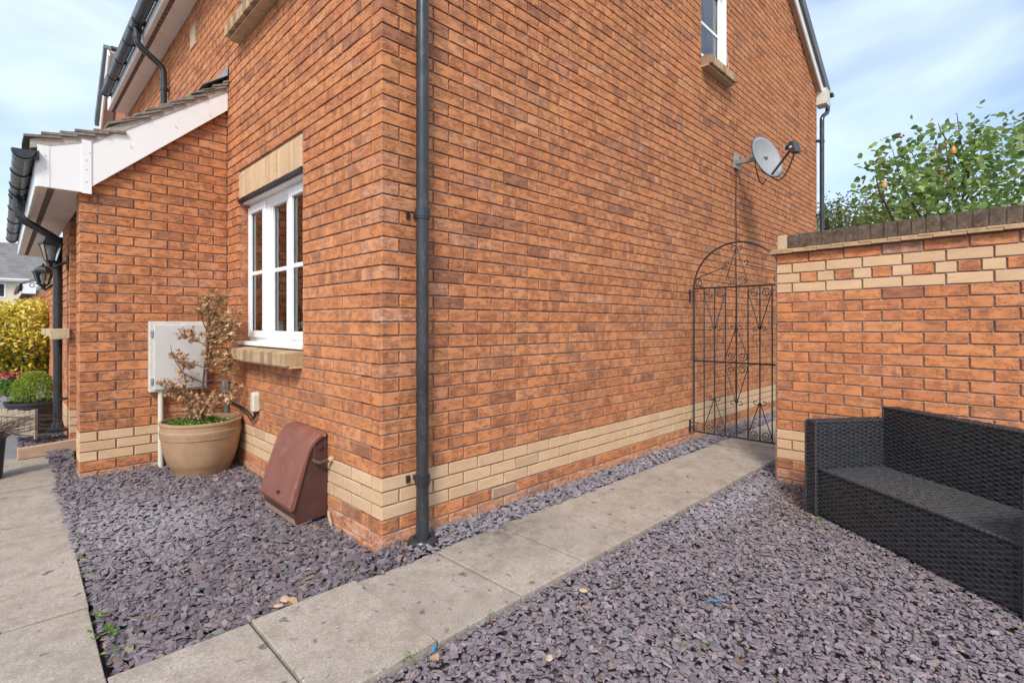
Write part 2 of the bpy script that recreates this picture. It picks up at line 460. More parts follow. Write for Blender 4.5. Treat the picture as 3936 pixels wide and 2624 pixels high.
# ------------------------------------------------------------------ bricks
ZB, CH = .034, .075
BH, BD = .0665, .1025
def brick_arrays(Lx, D, H, tone, seed, eff, r, cham=.0028, ends=False):
    j = lambda: r.uniform(-.0013, .0013)
    c = cham
    V = []
    for (x, z) in ((0, 0), (Lx, 0), (Lx, H), (0, H)): V.append((x, D, z))
    for (x, z) in ((0, 0), (Lx, 0), (Lx, H), (0, H)): V.append((x, c*1.2, z))
    o = j()
    for (x, z) in ((c, c), (Lx-c, c), (Lx-c, H-c), (c, H-c)): V.append((x+j(), o+j()*.6, z+j()))
    F = [(8,9,10,11),(4,5,9,8),(5,6,10,9),(6,7,11,10),(7,4,8,11),(0,1,5,4),(1,2,6,5),(2,3,7,6),(3,0,4,7)]
    A = np.tile([tone, seed, eff, 1.0], (12, 1))
    return np.array(V), np.array(F), A
def pick_tone(r, bias=0.0):
    t = r.random()
    if t < .56: v = r.uniform(0, .35)
    elif t < .95: v = r.uniform(.38, .70)
    else: v = r.uniform(.78, 1.0)
    return float(np.clip(v + bias, 0, 1))
rb = np.random.default_rng(5)
POOL = {}
def pool_mesh(kind, Lx, variant, H=BH, D=BD, tone=None, eff=0.0):
    key = (kind, round(Lx, 4), variant, round(H, 4), round(D, 4))
    if key not in POOL:
        r = np.random.default_rng(abs(hash(key)) % (2**31) if False else (variant*7919 + int(Lx*10000)*31 + len(kind)*101) % (2**31))
        t = pick_tone(r) if tone is None else tone
        if kind == 'cream': t = r.uniform(0, .6)
        V, F, A = brick_arrays(Lx, D, H, t, r.random(), eff, r)
        POOL[key] = mesh_np('brick_shape', V, F, ('tone', A))
        POOL[key].materials.append(M['cream_brick' if kind == 'cream' else 'red_brick'])
    return POOL[key]

# a brick to lay: (wall key, kind, origin xyz, facing, length, depth, height)
#  facing 'y': face looks to -y, runs +x.   facing 'x': face looks to -x, runs +y
LAY = []
def intervals(a, b, first, mod=.225, gap=.01):
    res = []; s = a; e = a + first
    while s < b - .012:
        res.append((s, min(e, b) if min(e, b) >= b - 1e-6 else e - gap)); s = e; e = s + mod
    return res
def cut(iv, holes):
    out = [iv]
    for h0, h1 in holes:
        nxt = []
        for a, b_ in out:
            if h1 <= a or h0 >= b_: nxt.append((a, b_)); continue
            if h0 - a > .02: nxt.append((a, h0))
            if b_ - h1 > .02: nxt.append((h1, b_))
        out = nxt
    return out
def kind_of(k): return 'cream' if k in (2, 3, 4) else 'red'
def eff_of(s, k, corner):
    e = 0.0
    if k <= 0: e = .55
    if corner and k > 11: e = max(e, rb.choice([.0, .22, .45], p=[.6, .25, .15]))
    if rb.random() < .02: e = max(e, .22)
    return float(e)

# sizes of the house
GL = 8.00               # gable length (x)
FY = 7.55               # front length (y)
EAVE = 5.00
def rake(x): return EAVE + (min(x, GL - x)) * .625
PX, PY = -1.0, 2.602    # corner of the lean-to
PX2, PY2 = -.955, 4.0   # second pier
NK = int((rake(GL/2) - ZB) / CH) + 1
W1 = (.997, 2.283, 1.060, 2.255)      # front window: y0 y1 z0 z1
W2 = (.997, 2.283, 3.685, 4.86)       # upper front window
GW = (3.77, 4.42, 4.03, 4.98)         # gable window: x0 x1 z0 z1

def lay(wall, kind, org, facing, Lx, D=BD, H=BH, eff=0.0):
    LAY.append((wall, kind, org, facing, Lx, D, H, eff))

for k in range(-1, NK):
    z = ZB + k*CH; zc = z + BH/2
    even = (k % 2 == 0)
    # gable, face y = 0
    holes = []
    if GW[2] - .105 < zc < GW[3]: holes.append((GW[0], GW[1]))
    if k == 1: holes.append((.787, 1.003))
    if even: row = [(0, .215)] + intervals(.225, GL, .225)
    else: row = [(0, .1025)] + intervals(.1125, GL, .225)
    for n_, (a, b_) in enumerate(row):
        for (a2, b2) in cut((a, b_), holes):
            if z + BH > rake((a2+b2)/2) + .06: continue
            lay('gable_wall', kind_of(k), (a2, 0, z), 'y', b2-a2, .215 if (n_ == 0 and not even) else BD, BH, eff_of(a2, k, n_ == 0))
    # front, face x = 0
    if z < EAVE - .3:
        holes = []
        if W1[2] - .11 < zc < W1[3]: holes.append((W1[0], W1[1]))
        if W1[3] < zc < W1[3] + .235: holes.append((W1[0], W1[1]))
        if W2[2] - .11 < zc < W2[3]: holes.append((W2[0], W2[1]))
        row = intervals(.1125, FY, .225) if even else intervals(.225, FY, .225)
        if z < 3.08: row = [(a, min(b_, PY)) for a, b_ in row if a < PY - .02]
        for (a, b_) in row:
            for (a2, b2) in cut((a, b_), holes):
                lay('front_wall', kind_of(k), (0, a2, z), 'x', b2-a2, BD, BH, eff_of(a2, k, False))
    # lean-to side, face y = PY
    top = lambda x: 2.20 + (x - PX) * .925
    if z < 3.2:
        row = [(PX, PX+.1025)] + intervals(PX+.1125, .0, .225) if even else [(PX, PX+.215)] + intervals(PX+.225, .0, .225)
        for n_, (a, b_) in enumerate(row):
            if z + BH > top((a+b_)/2) + .16: continue
            lay('porch_wall', kind_of(k), (a, PY, z), 'y', b_-a, .215 if (n_ == 0 and even) else BD, BH, .9 if k <= 0 else eff_of(a, k, False)*.6)
        # front of the lean-to pier
        if z < 2.2 and not even: lay('porch_wall', kind_of(k), (PX, PY+.1125, z), 'x', .1025, .09)
        # second pier, faces y = PY2 and x = PX2
        if .1 < z < 2.2:
            if even:
                lay('porch_wall', kind_of(k), (PX2, PY2, z), 'y', .215)
                r2 = intervals(PY2+.1125, 7.6, .225)
            else:
                lay('porch_wall', kind_of(k), (PX2, PY2, z), 'y', .1025, .215)
                lay('porch_wall', kind_of(k), (PX2+.1125, PY2, z), 'y', .215)
                r2 = intervals(PY2+.225, 7.6, .225)
            hol = [(4.75, 5.3), (5.62, 6.3)] if 1.17 < z < 2.2 else []
            for (a, b_) in r2:
                for (a2, b2) in cut((a, b_), hol):
                    lay('porch_wall', kind_of(k), (PX2, a2, z), 'x', b2-a2)

# ------------------------------------------------------------------ house
house = empty('house', (0, 0, 0))
tag(house, 'orange red brick house with cream brick plinth band and a lean-to porch', 'house')

def wall_boxes(mb, axis, face, thick, a0, a1, z0, z1, holes):
    """mortar-coloured wall body with real openings"""
    za = sorted({z0, z1, *[h[2] for h in holes], *[h[3] for h in holes]})
    za = [q for q in za if z0 <= q <= z1]
    for q0, q1 in zip(za, za[1:]):
        for s, e in cut((a0, a1), [(h[0], h[1]) for h in holes if h[2] < (q0+q1)/2 < h[3]]):
            if axis == 'y': mb.box(s, e, face, face+thick, q0, q1)
            else: mb.box(face, face+thick, s, e, q0, q1)
REC = .0155
mb = MB(); wall_boxes(mb, 'y', REC, .25, REC, GL-.004, -.3, EAVE, [(GW[0]-.002, GW[1]+.002, GW[2]-.10, GW[3])])
mb.prism([(REC, EAVE), (GL-.004, EAVE), (GL-.004, EAVE+.02), (GL/2, rake(GL/2)), (REC, EAVE+.02)], 'y', REC, .25+REC)
gable_wall = mb.build('gable_wall', 'mortar', house)
mb = MB(); wall_boxes(mb, 'x', REC, .25, REC+.25, FY, -.3, EAVE-.02, [(W1[0]-.002, W1[1]+.002, W1[2]-.1, W1[3]+.235), (W2[0]-.002, W2[1]+.002, W2[2]-.1, W2[3])])
front_wall = mb.build('front_wall', 'mortar', house)
mb = MB()
mb.prism([(PX+REC, -.3), (-.0, -.3), (-.0, 3.20), (PX+REC, 2.30)], 'y', PY+REC, PY+.2)
mb.box(PX2+REC, PX2+.33, PY2+REC, PY2+.21, -.3, 2.2)
wall_boxes(mb, 'x', PX2+REC, .2, PY2+.21, 7.6, -.3, 2.2, [(4.75, 5.3, 1.17, 2.2), (5.62, 6.3, 1.17, 2.2)])
mb.box(-.55, -.5, PY+.2, 7.6, 0, 2.2)
porch_wall = mb.build('porch_wall', 'mortar', house)
WALL = {'gable_wall': gable_wall, 'front_wall': front_wall, 'porch_wall': porch_wall}

def screen_area(o, facing, Lx, H):
    a = np.array(o, float); d = np.array([1, 0, 0]) if facing == 'y' else np.array([0, 1, 0])
    c = a + d*Lx/2 + np.array([0, 0, H/2])
    if (c - CAM) @ _F < .3: return 0
    u, v = proj(c)
    if not (-10 < u < 2362 and -10 < v < 1578): return 0
    P = [a, a+d*Lx, a+d*Lx+[0, 0, H], a+np.array([0, 0, H])]
    q = np.array([proj(x) for x in P])
    return .5*abs(np.dot(q[:, 0], np.roll(q[:, 1], 1)) - np.dot(q[:, 1], np.roll(q[:, 0], 1)))

def set_bricks(items, walls, rest_parent, rest_name, limit=300, base=None):
    sc_ = np.array([screen_area(i[2], i[3], i[4], i[6]) for i in items])
    singles = {}
    order = np.argsort(-sc_)
    cnt = {'red': 0, 'cream': 0}
    for idx in order:
        kd = items[idx][1]
        if sc_[idx] > 25 and cnt[kd] < limit:
            cnt[kd] += 1; singles[int(idx)] = True
    Vs, Fs, As, Ms, off = [], [], [], [], 0
    for i, (wl, kd, org, fc, Lx, D, H, eff) in enumerate(items):
        if i in singles and rest_parent is not None:
            full = abs(Lx-.215) < .003 or abs(Lx-.1025) < .003
            var = int(rb.integers(0, 56)) if eff == 0 and full and D == BD else 1000 + i
            if var >= 1000:
                r = np.random.default_rng(i*13+3)
                V, F, A = brick_arrays(Lx, D, H, pick_tone(r) if kd == 'red' else r.uniform(0, .6), r.random(), eff, r)
                me = mesh_np('brick_shape', V, F, ('tone', A)); me.materials.append(M[kd + '_brick'])
            else: me = pool_mesh(kd, Lx, var, H, D)
            o = bpy.data.objects.new('brick' if kd == 'red' else 'cream_brick', me)
            COL.objects.link(o); o.parent = walls[wl]
            if fc == 'y': o.location = org
            else: o.location = (org[0], org[1]+Lx, org[2]); o.rotation_euler = (0, 0, -PI/2)
        else:
            r = np.random.default_rng(i*13+3)
            V, F, A = brick_arrays(Lx, D, H, pick_tone(r) if kd == 'red' else r.uniform(0, .6), r.random(), eff, r)
            if fc == 'x': V = np.stack([V[:, 1], Lx - V[:, 0], V[:, 2]], 1)
            Vs.append(V + np.array(org)); Fs.append(F + off); As.append(A); off += len(V); Ms.append(np.full(len(F), 0 if kd == 'red' else 1))
    me = mesh_np(rest_name, np.concatenate(Vs), np.concatenate(Fs), ('tone', np.concatenate(As)))
    me.materials.append(M['red_brick']); me.materials.append(M['cream_brick'])
    me.polygons.foreach_set('material_index', np.concatenate(Ms).astype(np.int32))
    o = link(rest_name, me, None, base); tag(o, kind='stuff')
    return o
set_bricks(LAY, WALL, house, 'brickwork', 300, house)
def pointing(items, parent, name):
    """weather-struck bed joints (set back under the brick above, flush on the brick below) and flat upright joints"""
    V, F = [], []
    for (wl, kd, org, fc, Lx, D, H, eff) in items:
        z = org[2]
        def q(a, d, zz): return (org[0]+a, org[1]+d, zz) if fc == 'y' else (org[0]+d, org[1]+a, zz)
        n = len(V); e = Lx + .0101
        V += [q(-.0005, .0022, z+H-.002), q(e, .0022, z+H-.002), q(e, .0135, z+H+.0112), q(-.0005, .0135, z+H+.0112)]; F.append((n, n+1, n+2, n+3))
        n = len(V)
        V += [q(Lx-.003, .0115, z-.001), q(e+.002, .0115, z-.001), q(e+.002, .0115, z+H+.001), q(Lx-.003, .0115, z+H+.001)]; F.append((n, n+1, n+2, n+3))
    me = mesh_np(name, np.array(V), np.array(F)); o = link(name, me, 'mortar', parent)
    if parent.type == 'EMPTY': o.location = -Vector(parent.location)
    return tag(o, kind='stuff')
pointing(LAY, house, 'pointing')

# soldier course over the front window, brick sills
def soldier(parent, y0, n, z0, H=.215, pitch=.0756, x=0.0):
    for i in range(n):
        me = pool_mesh('cream', .0625, 200 + (i*5) % 13, H, BD)
        o = bpy.data.objects.new('soldier_brick', me); COL.objects.link(o); o.parent = parent
        o.location = (x - .0015*(i % 3 == 0), y0 + (i+1)*pitch - .005, z0); o.rotation_euler = (0, 0, -PI/2)
soldier(front_wall, W1[0], 17, W1[3] + .012)
bx(-.004+REC, .10, W1[0], W1[1], W1[3]+.234, W1[3]+.2405).build('bed_joint', 'mortar', front_wall)
bx(-.012, .10, W1[0]+.002, W1[1]-.002, W1[3]-.012, W1[3]+.004).build('steel_lintel', 'black_iron', front_wall)
bx(.03, .12, W1[0]+.002, W1[1]-.002, W1[3]+.004, W1[3]+.26).build('lintel_backing', 'mortar', front_wall)

def sill_x(parent, y0, y1, ztop, out_, zfall=.02):
    """brick on edge sill on a wall looking to -x"""
    n = int(round((y1-y0)/.0735)); p_ = (y1-y0)/n
    for i in range(n):
        a, b_ = y0+i*p_+.0055, y0+(i+1)*p_-.0055
        m = MB(); m.hexa([(-out_,a,ztop-.105),(.085,a,ztop-.105),(.085,b_,ztop-.105),(-out_,b_,ztop-.105),(-out_,a,ztop-zfall),(.085,a,ztop),(.085,b_,ztop),(-out_,b_,ztop-zfall)])
        o = m.build('sill_brick', 'sill_buff' if (i*7) % 5 > 1 or i == 0 else 'sill_weathered', parent, bevel=.003)
    m = bx(-out_+.03, .07, y0+.012, y1-.012, ztop-.100, ztop-zfall-.022); m.build('sill_mortar', 'vent_brown', parent)
    m = MB(); q = y0
    while q < y1 - .01:
        m.box(-out_+.035, .05, q+.001, min(q+.158, y1), ztop-.121, ztop-.1055); q += .16
    m.build('creasing_tile', 'creasing_tile', parent, bevel=.002)

def casement(name, plane, lights, a0, a1, z0, z1, face, bar_z, curtain=.16):
    """white window set in a reveal. plane 'x': wall looks to -x, a = y.  plane 'y': wall looks to -y, a = x"""
    win = empty(name, (0, 0, 0)); win.parent = house
    def B(m, a_0, a_1, d0, d1, q0, q1):
        if plane == 'x': m.box(face+d0, face+d1, a_0, a_1, q0, q1)
        else: m.box(a_0, a_1, face+d0, face+d1, q0, q1)
    m = MB(); fw = .055
    B(m, a0, a1, 0, .06, z0, z0+fw); B(m, a0, a1, 0, .06, z1-fw, z1)
    B(m, a0, a0+fw, 0, .06, z0+fw, z1-fw); B(m, a1-fw, a1, 0, .06, z0+fw, z1-fw)
    for c_ in lights[1:-1]: B(m, c_-.032, c_+.032, .001, .059, z0+fw, z1-fw)
    m.build('window_frame', 'frame_white', win, bevel=.005)
    for i, (l0, l1) in enumerate(zip(lights, lights[1:])):
        sa, sb = l0+.022, l1-.022; q0, q1 = z0+.030, z1-.030
        proud = -.020 if i != 1 or len(lights) < 4 else .006
        m = MB(); sw = .055
        B(m, sa, sb, proud, proud+.045, q0, q0+sw); B(m, sa, sb, proud, proud+.045, q1-sw, q1)
        B(m, sa, sa+sw, proud, proud+.045, q0+sw, q1-sw); B(m, sb-sw, sb, proud, proud+.045, q0+sw, q1-sw)
        B(m, sa+sw, sb-sw, proud+.012, proud+.040, bar_z-.016, bar_z+.016)
        m.build('sash', 'frame_white', win, bevel=.005)
        for g0, g1 in ((q0+sw, bar_z-.016), (bar_z+.016, q1-sw)):
            m = MB(); B(m, sa+sw, sb-sw, proud+.024, proud+.028, g0, g1); m.build('pane', 'glass', win)
            m = MB()
            for (e0, e1, h0, h1) in ((sa+sw, sa+sw+.006, g0, g1), (sb-sw-.006, sb-sw, g0, g1)):
                B(m, e0, e1, proud+.020, proud+.0235, h0, h1)
            m.build('gasket', 'black_pipe', win)
    if curtain:
        V = []; F = []; n = 90
        for i in range(n+1):
            a_ = a0 + (a1-a0)*i/n; d_ = curtain + .018*math.sin(i*1.35) + .008*math.sin(i*.41)
            for q in (z0, z1): V.append((face+d_, a_, q) if plane == 'x' else (a_, face+d_, q))
        for i in range(n): F.append((2*i, 2*i+2, 2*i+3, 2*i+1))
        mm = MB(); mm.add(V, F); mm.build('net_curtain', 'curtain', win, smooth=True)
    m = MB()
    if plane == 'x': m.box(face+.5, face+.52, a0-.4, a1+.4, z0-.3, z1+.3)
    else: m.box(a0-.3, a1+.3, face+.5, face+.52, z0-.3, z1+.3)
    m.build('room', 'dark_room', win)
    return win
th3 = [W1[0] + (W1[1]-W1[0])*i/3 for i in range(4)]
win1 = casement('window', 'x', th3, W1[0]+.004, W1[1]-.004, W1[2]+.02, W1[3]-.03, .085, 1.64)
win1['label'] = 'white three-light casement with net curtains beside the corner'
bx(.030, .16, W1[0]+.004, W1[1]-.004, W1[3]-.03, W1[3]-.0125).build('head_trim', 'white_pvc', win1, bevel=.003)
bx(-.012, .15, W1[0]+.004, 2.275, W1[2]-.012, W1[2]+.0195).build('window_board', 'white_pvc', win1, bevel=.004)
sill_x(win1, W1[0], 2.17, 1.046, .118)
win2 = casement('window', 'x', th3, W2[0]+.004, W2[1]-.004, W2[2]+.02, W2[3]-.03, .085, 4.3)
bx(-.012, .15, W2[0]+.004, 2.275, W2[2]-.012, W2[2]+.0195).build('window_board', 'white_pvc', win2, bevel=.004)
sill_x(win2, W2[0], 2.25, W2[2]-.010, .12)
win3 = casement('window', 'y', [GW[0]+.004, GW[1]-.004], GW[0]+.004, GW[1]-.004, GW[2]+.01, GW[3], .075, 4.47, .066)
win3['label'] = 'narrow white window high on the gable'
bx(GW[1]-.012, GW[1]+.001, .004, .075, GW[2]+.006, GW[3]).build('reveal_lining', 'frame_white', win3)
for i in range(9):
    p_ = .0735; a = GW[0]-.012 + i*p_
    m = MB(); m.hexa([(a+.006,-.115,GW[2]-.115),(a+p_-.006,-.115,GW[2]-.115),(a+p_-.006,.075,GW[2]-.115),(a+.006,.075,GW[2]-.115),(a+.006,-.115,GW[2]-.028),(a+p_-.006,-.115,GW[2]-.028),(a+p_-.006,.075,GW[2]+.004),(a+.006,.075,GW[2]+.004)])
    m.build('sill_brick', 'sill_weathered' if i % 4 == 0 else 'sill_buff', win3, bevel=.003)
bx(GW[0]-.003, GW[0]+9*.0735-.024, -.085, .07, GW[2]-.108, GW[2]-.05).build('sill_mortar', 'vent_brown', win3)
bx(GW[0]-.012, GW[0]+9*.0735-.012, -.08, .05, GW[2]-.131, GW[2]-.1155).build('creasing_tile', 'creasing_tile', win3, bevel=.002)

# air brick in the plinth, cream vent high on the front
m = MB(); m.box(.790, 1.000, -.002, .06, ZB+CH+.001, ZB+CH+.064)
m.build('air_brick', 'kerb_tile', gable_wall, bevel=.002)
m = MB()
for i in range(7): m.box(.797, .993, -.0075, -.0025, ZB+CH+.0055+i*.0083, ZB+CH+.0098+i*.0083)
m.build('louvre', 'kerb_tile', gable_wall)
bx(-.012, .02, 3.60, 3.80, 4.085, 4.295).build('wall_vent', 'creasing_tile', front_wall, bevel=.004)

# main eaves, gutter, roof
def half_gutter(mb, axis, c0, c1, x, z, r, n=14, th=.004):
    for rr, flip in ((r, 0), (r-th, 1)):
        vs = []
        for t in (c0, c1):
            for k in range(n+1):
                a = PI + PI*k/n
                q = (x + rr*math.cos(a), z + rr*math.sin(a))
                vs.append((q[0], t, q[1]) if axis == 'y' else (t, q[0], q[1]))
        mb.add(vs, [(k, k+1, n+2+k, n+1+k) for k in range(n)])
def gutter_bracket(mb, y, x, z, r, w=.03):
    n = 14; vs = []
    for t in (y-w/2, y+w/2):
        for rr in (r+.001, r+.007):
            for k in range(n+1):
                a = PI + PI*k/n; vs.append((x+rr*math.cos(a), t, z+rr*math.sin(a)))
    m_ = n+1; fs = []
    for k in range(n):
        fs += [(m_+k, m_+k+1, 3*m_+k+1, 3*m_+k), (k, k+1, m_+k+1, m_+k), (2*m_+k, 2*m_+k+1, 3*m_+k+1, 3*m_+k)]
    mb.add(vs, fs); mb.box(x+r-.004, x+r+.02, y-w/2, y+w/2, z-.05, z+.012)
SZ = 4.50
bx(-.235, -.003, -.10, FY, SZ, SZ+.012).build('soffit', 'soffit_board', house)
bx(-.256, -.236, -.10, FY, SZ-.012, SZ+.16).build('fascia', 'white_pvc', house, bevel=.003)
m = MB(); q = .2
while q < FY - .05: m.box(-.205, -.165, q, q+.088, SZ-.004, SZ+.001); q += .10
m.build('soffit_vent', 'vent_brown', house)
g = MB(); half_gutter(g, 'y', -.12, 7.2, -.318, SZ+.135, .058); gut = g.build('gutter', 'black_pipe', house, smooth=True)
for q, rr_, ww in [(.3+.62*i, .058, .03) for i in range(11)] + [(7.18, .058, .03), (4.88, .06, .05), (4.66, .06, .04)]:
    g = MB(); gutter_bracket(g, q, -.318, SZ+.135, rr_, ww); g.build('gutter_bracket', 'black_pipe', gut)
g = MB(); g.tube([(-.318, 4.76, SZ+.11), (-.318, 4.76, SZ-.03), (-.31, 4.76, SZ-.08), (-.27, 4.76, SZ-.125), (-.12, 4.76, SZ-.235), (-.075, 4.76, SZ-.275), (-.06, 4.76, SZ-.34), (-.06, 4.76, 3.25)], .034, 14)
dp3 = g.build('downpipe', 'grey_pipe', house, smooth=True)
g = MB(); g.tube([(-.06, 4.76, SZ-.50), (-.06, 4.76, SZ-.545)], .039, 14); g.box(-.06, .01, 4.745, 4.775, SZ-.535, SZ-.51)
g.build('pipe_collar', 'grey_pipe', dp3, smooth=True); g = MB(); g.tube([(-.318, 4.76, SZ+.02), (-.318, 4.76, SZ-.03)], .039, 14)
g.build('pipe_collar', 'grey_pipe', dp3, smooth=True)
# roof slabs
sl = .625; ov = .30
rv = MB()
rv.prism([(-ov, EAVE-ov*sl), (GL/2, rake(GL/2)), (GL+.18, EAVE-.18*sl), (GL+.18, EAVE-.18*sl+.13), (GL/2, rake(GL/2)+.15), (-ov, EAVE-ov*sl+.13)], 'y', -.055, FY+.05)
rv.build('roof', 'tile_grey', house)
# verge on the far slope: soffit strip, white bargeboard, stepped dark verge caps
d_ = Vector((1, 0, -sl)).normalized(); nrm = Vector((sl, 0, 1)).normalized()
def rake_strip(mb, y0, y1, h0, h1, x0, x1):
    """strip along the rake between offsets h0, h1 square to the slope"""
    P = lambda x, h: Vector((x, 0, rake(x))) + nrm*h
    a, b2, c2, d2 = P(x0, h0), P(x1, h0), P(x1, h1), P(x0, h1)
    vs = [(p_.x, y, p_.z) for y in (y0, y1) for p_ in (a, b2, c2, d2)]
    mb.add(vs, [(0,1,2,3),(7,6,5,4),(0,4,5,1),(1,5,6,2),(2,6,7,3),(3,7,4,0)])
m = MB(); rake_strip(m, -.062, -.002, -.02, -.005, GL/2, GL+.12); m.build('verge_soffit', 'kerb_tile', house)
m = MB(); rake_strip(m, -.085, -.0625, -.035, .135, GL/2, GL+.14); m.build('bargeboard', 'white_pvc', house, bevel=.003)
x = GL/2; i = 0
while x < GL - .05:
    m = MB(); rake_strip(m, -.125, -.0855, .09, .225, x, x+.27); rake_strip(m, -.124, -.03, .2255, .255, x-.02, x+.25)
    m.build('verge_cap', 'tile_grey', house, bevel=.006); x += .262
# far eaves corner: boxed soffit, gutter with outlet, swan neck, downpipe
EZ = EAVE - .16
bx(GL-.02, GL+.20, -.14, .02, EZ-.06, EZ+.19).build('eaves_box', 'box_edge', house, bevel=.004)
g = MB(); half_gutter(g, 'y', -.17, 6.0, GL+.27, EZ+.17, .06)
n_ = 14; g.prism([(GL+.27+.062*math.cos(PI+PI*k/n_), EZ+.17+.062*math.sin(PI+PI*k/n_)) for k in range(n_+1)], 'y', -.176, -.168)
g2 = g.build('gutter', 'grey_pipe', house, smooth=True)
for q, ww in ((-.02, .05), (.55, .04)):
    g = MB(); gutter_bracket(g, q, GL+.27, EZ+.17, .061, ww); g.build('gutter_bracket', 'grey_pipe', g2)
g = MB(); fx = GL + .055
g.tube([(GL+.27, -.09, EZ+.15), (GL+.27, -.09, EZ-.02), (GL+.265, -.09, EZ-.09), (GL+.23, -.09, EZ-.14), (fx+.04, -.07, EZ-.22), (fx+.005, -.06, EZ-.27), (fx, -.06, EZ-.33), (fx, -.06, 0)], .034, 14)
dp2 = g.build('downpipe', 'grey_pipe', house, smooth=True)
for z in (EZ-.62, 3.02, 1.2):
    g = MB(); g.tube([(fx, -.06, z), (fx, -.06, z-.05)], .039, 14); g.box(fx-.12, fx-.02, -.045, -.002, z-.04, z-.015); g.build('pipe_collar', 'grey_pipe', dp2, smooth=True)
g = MB(); g.tube([(GL+.27, -.09, EZ+.02), (GL+.27, -.09, EZ-.03)], .039, 14)
g.build('pipe_collar', 'grey_pipe', dp2, smooth=True)

# downpipe by the near corner
qx, qy = .205, -.075
g = MB(); g.tube([(qx, qy, EAVE), (qx, qy, 1.805)], .034, 20); g.tube([(qx, qy, 1.80), (qx, qy, .355)], .0336, 20); g.tube([(qx, qy, .36), (qx, qy, .05)], .0345, 20)
dp = g.build('downpipe', 'grey_pipe', house, smooth=True)
for z in (1.815, .375, 3.4):
    g = MB(); g.tube([(qx, qy, z+.028), (qx, qy, z-.028)], .0405, 20); g.tube([(qx, qy, z+.016), (qx, qy, z-.016)], .043, 20)
    g.box(qx-.012, qx+.012, qy+.03, .004, z-.012, z+.012); g.box(qx-.058, qx-.036, -.010, .003, z-.022, z+.016)
    g.build('pipe_bracket', 'black_pipe', dp, smooth=True)
g = MB(); g.lathe((qx, qy, .004), [(.078, 0), (.082, .02), (.082, .042), (.072, .055), (.05, .058), (.046, .05), (.03, .05)], 28); g.build('pipe_shoe', 'black_pipe', dp, smooth=True)

# ---- lean-to roof and eaves
def lean_z(x):   # underside line of the tiles at the verge
    return 3.285 + .735*x if x > -.93 else 2.6015 + .36*(x + .93)
ly0, ly1 = PY-.055, 7.8
m = MB(); xs = [0, -.3, -.6, -.93, -1.27]
m.prism([(x, lean_z(x)-.02) for x in xs] + [(x, lean_z(x)-.07) for x in reversed(xs)], 'y', ly0+.05, ly1)
lean_roof = m.build('porch_roof', 'tile_moss', house)
m = MB(); m.prism([(x, lean_z(x)-.022) for x in xs] + [(x, lean_z(x)+.042) for x in reversed(xs)], 'y', ly0+.004, ly0+.05); m.build('verge_mortar', 'verge_mortar', lean_roof)
rt = np.random.default_rng(3)
V4, F4, off = [], [], 0
gauge = .098; s_ = 0.0; row = 0; x = -1.30
while x < -.03:
    slope = math.atan(.735) if x > -.93 else math.atan(.36)
    tl = .20; dx = math.cos(slope)*tl; tilt = slope - .20
    z0 = lean_z(max(x, -1.30)) + .062
    y = ly0 - .012 + (.0825 if row % 2 else 0); first = True
    while y < ly1:
        wd = .163; y_a = y
        if row % 2 and first: y_a = ly0 - .012; wd = .08
        jz = rt.uniform(-.006, .006); jx = rt.uniform(-.008, .008); jt = rt.uniform(-.03, .03)
        ex, ez = math.cos(tilt+jt)*tl, math.sin(tilt+jt)*tl
        xs0 = x + jx
        top = min(xs0+ex, -.004); fr_ = (top-xs0)/ex; ez *= fr_
        p8 = [(xs0,y_a,z0+jz),(top,y_a,z0+jz+ez),(top,y_a+wd,z0+jz+ez),(xs0,y_a+wd,z0+jz),
              (xs0,y_a,z0+jz+.019),(top,y_a,z0+jz+ez+.019),(top,y_a+wd,z0+jz+ez+.019),(xs0,y_a+wd,z0+jz+.019)]
        if y_a < ly0 + .4:
            mt = 'tile_terracotta' if (-.62 < x < -.38 and y_a > ly0+.1) else 'tile_moss'
            MB().hexa(p8).build('roof_tile', mt, lean_roof, bevel=.002)
        else:
            V4 += p8; F4 += [tuple(i_+off for i_ in f) for f in ((0,3,2,1),(4,5,6,7),(0,1,5,4),(1,2,6,5),(2,3,7,6),(3,0,4,7))]; off += 8
        y = y_a + wd + .003; first = False
    x += gauge*math.cos(slope); row += 1
m = MB(); m.v = V4; m.f = F4; tag(m.build('roof_tiles', 'tile_moss', lean_roof), kind='stuff')
# lead flashing at the top of the lean-to
m = MB(); m.add([(-.20, ly0-.01, lean_z(-.20)+.115), (-.20, ly1, lean_z(-.20)+.115), (-.012, ly1, lean_z(0)+.105), (-.012, ly0-.01, lean_z(0)+.105), (-.008, ly1, lean_z(0)+.19), (-.008, ly0-.01, lean_z(0)+.19)], [(0,1,2,3),(3,2,4,5)])
o = m.build('lead_flashing', 'lead', lean_roof); md = o.modifiers.new('t', 'SOLIDIFY'); md.thickness = .004
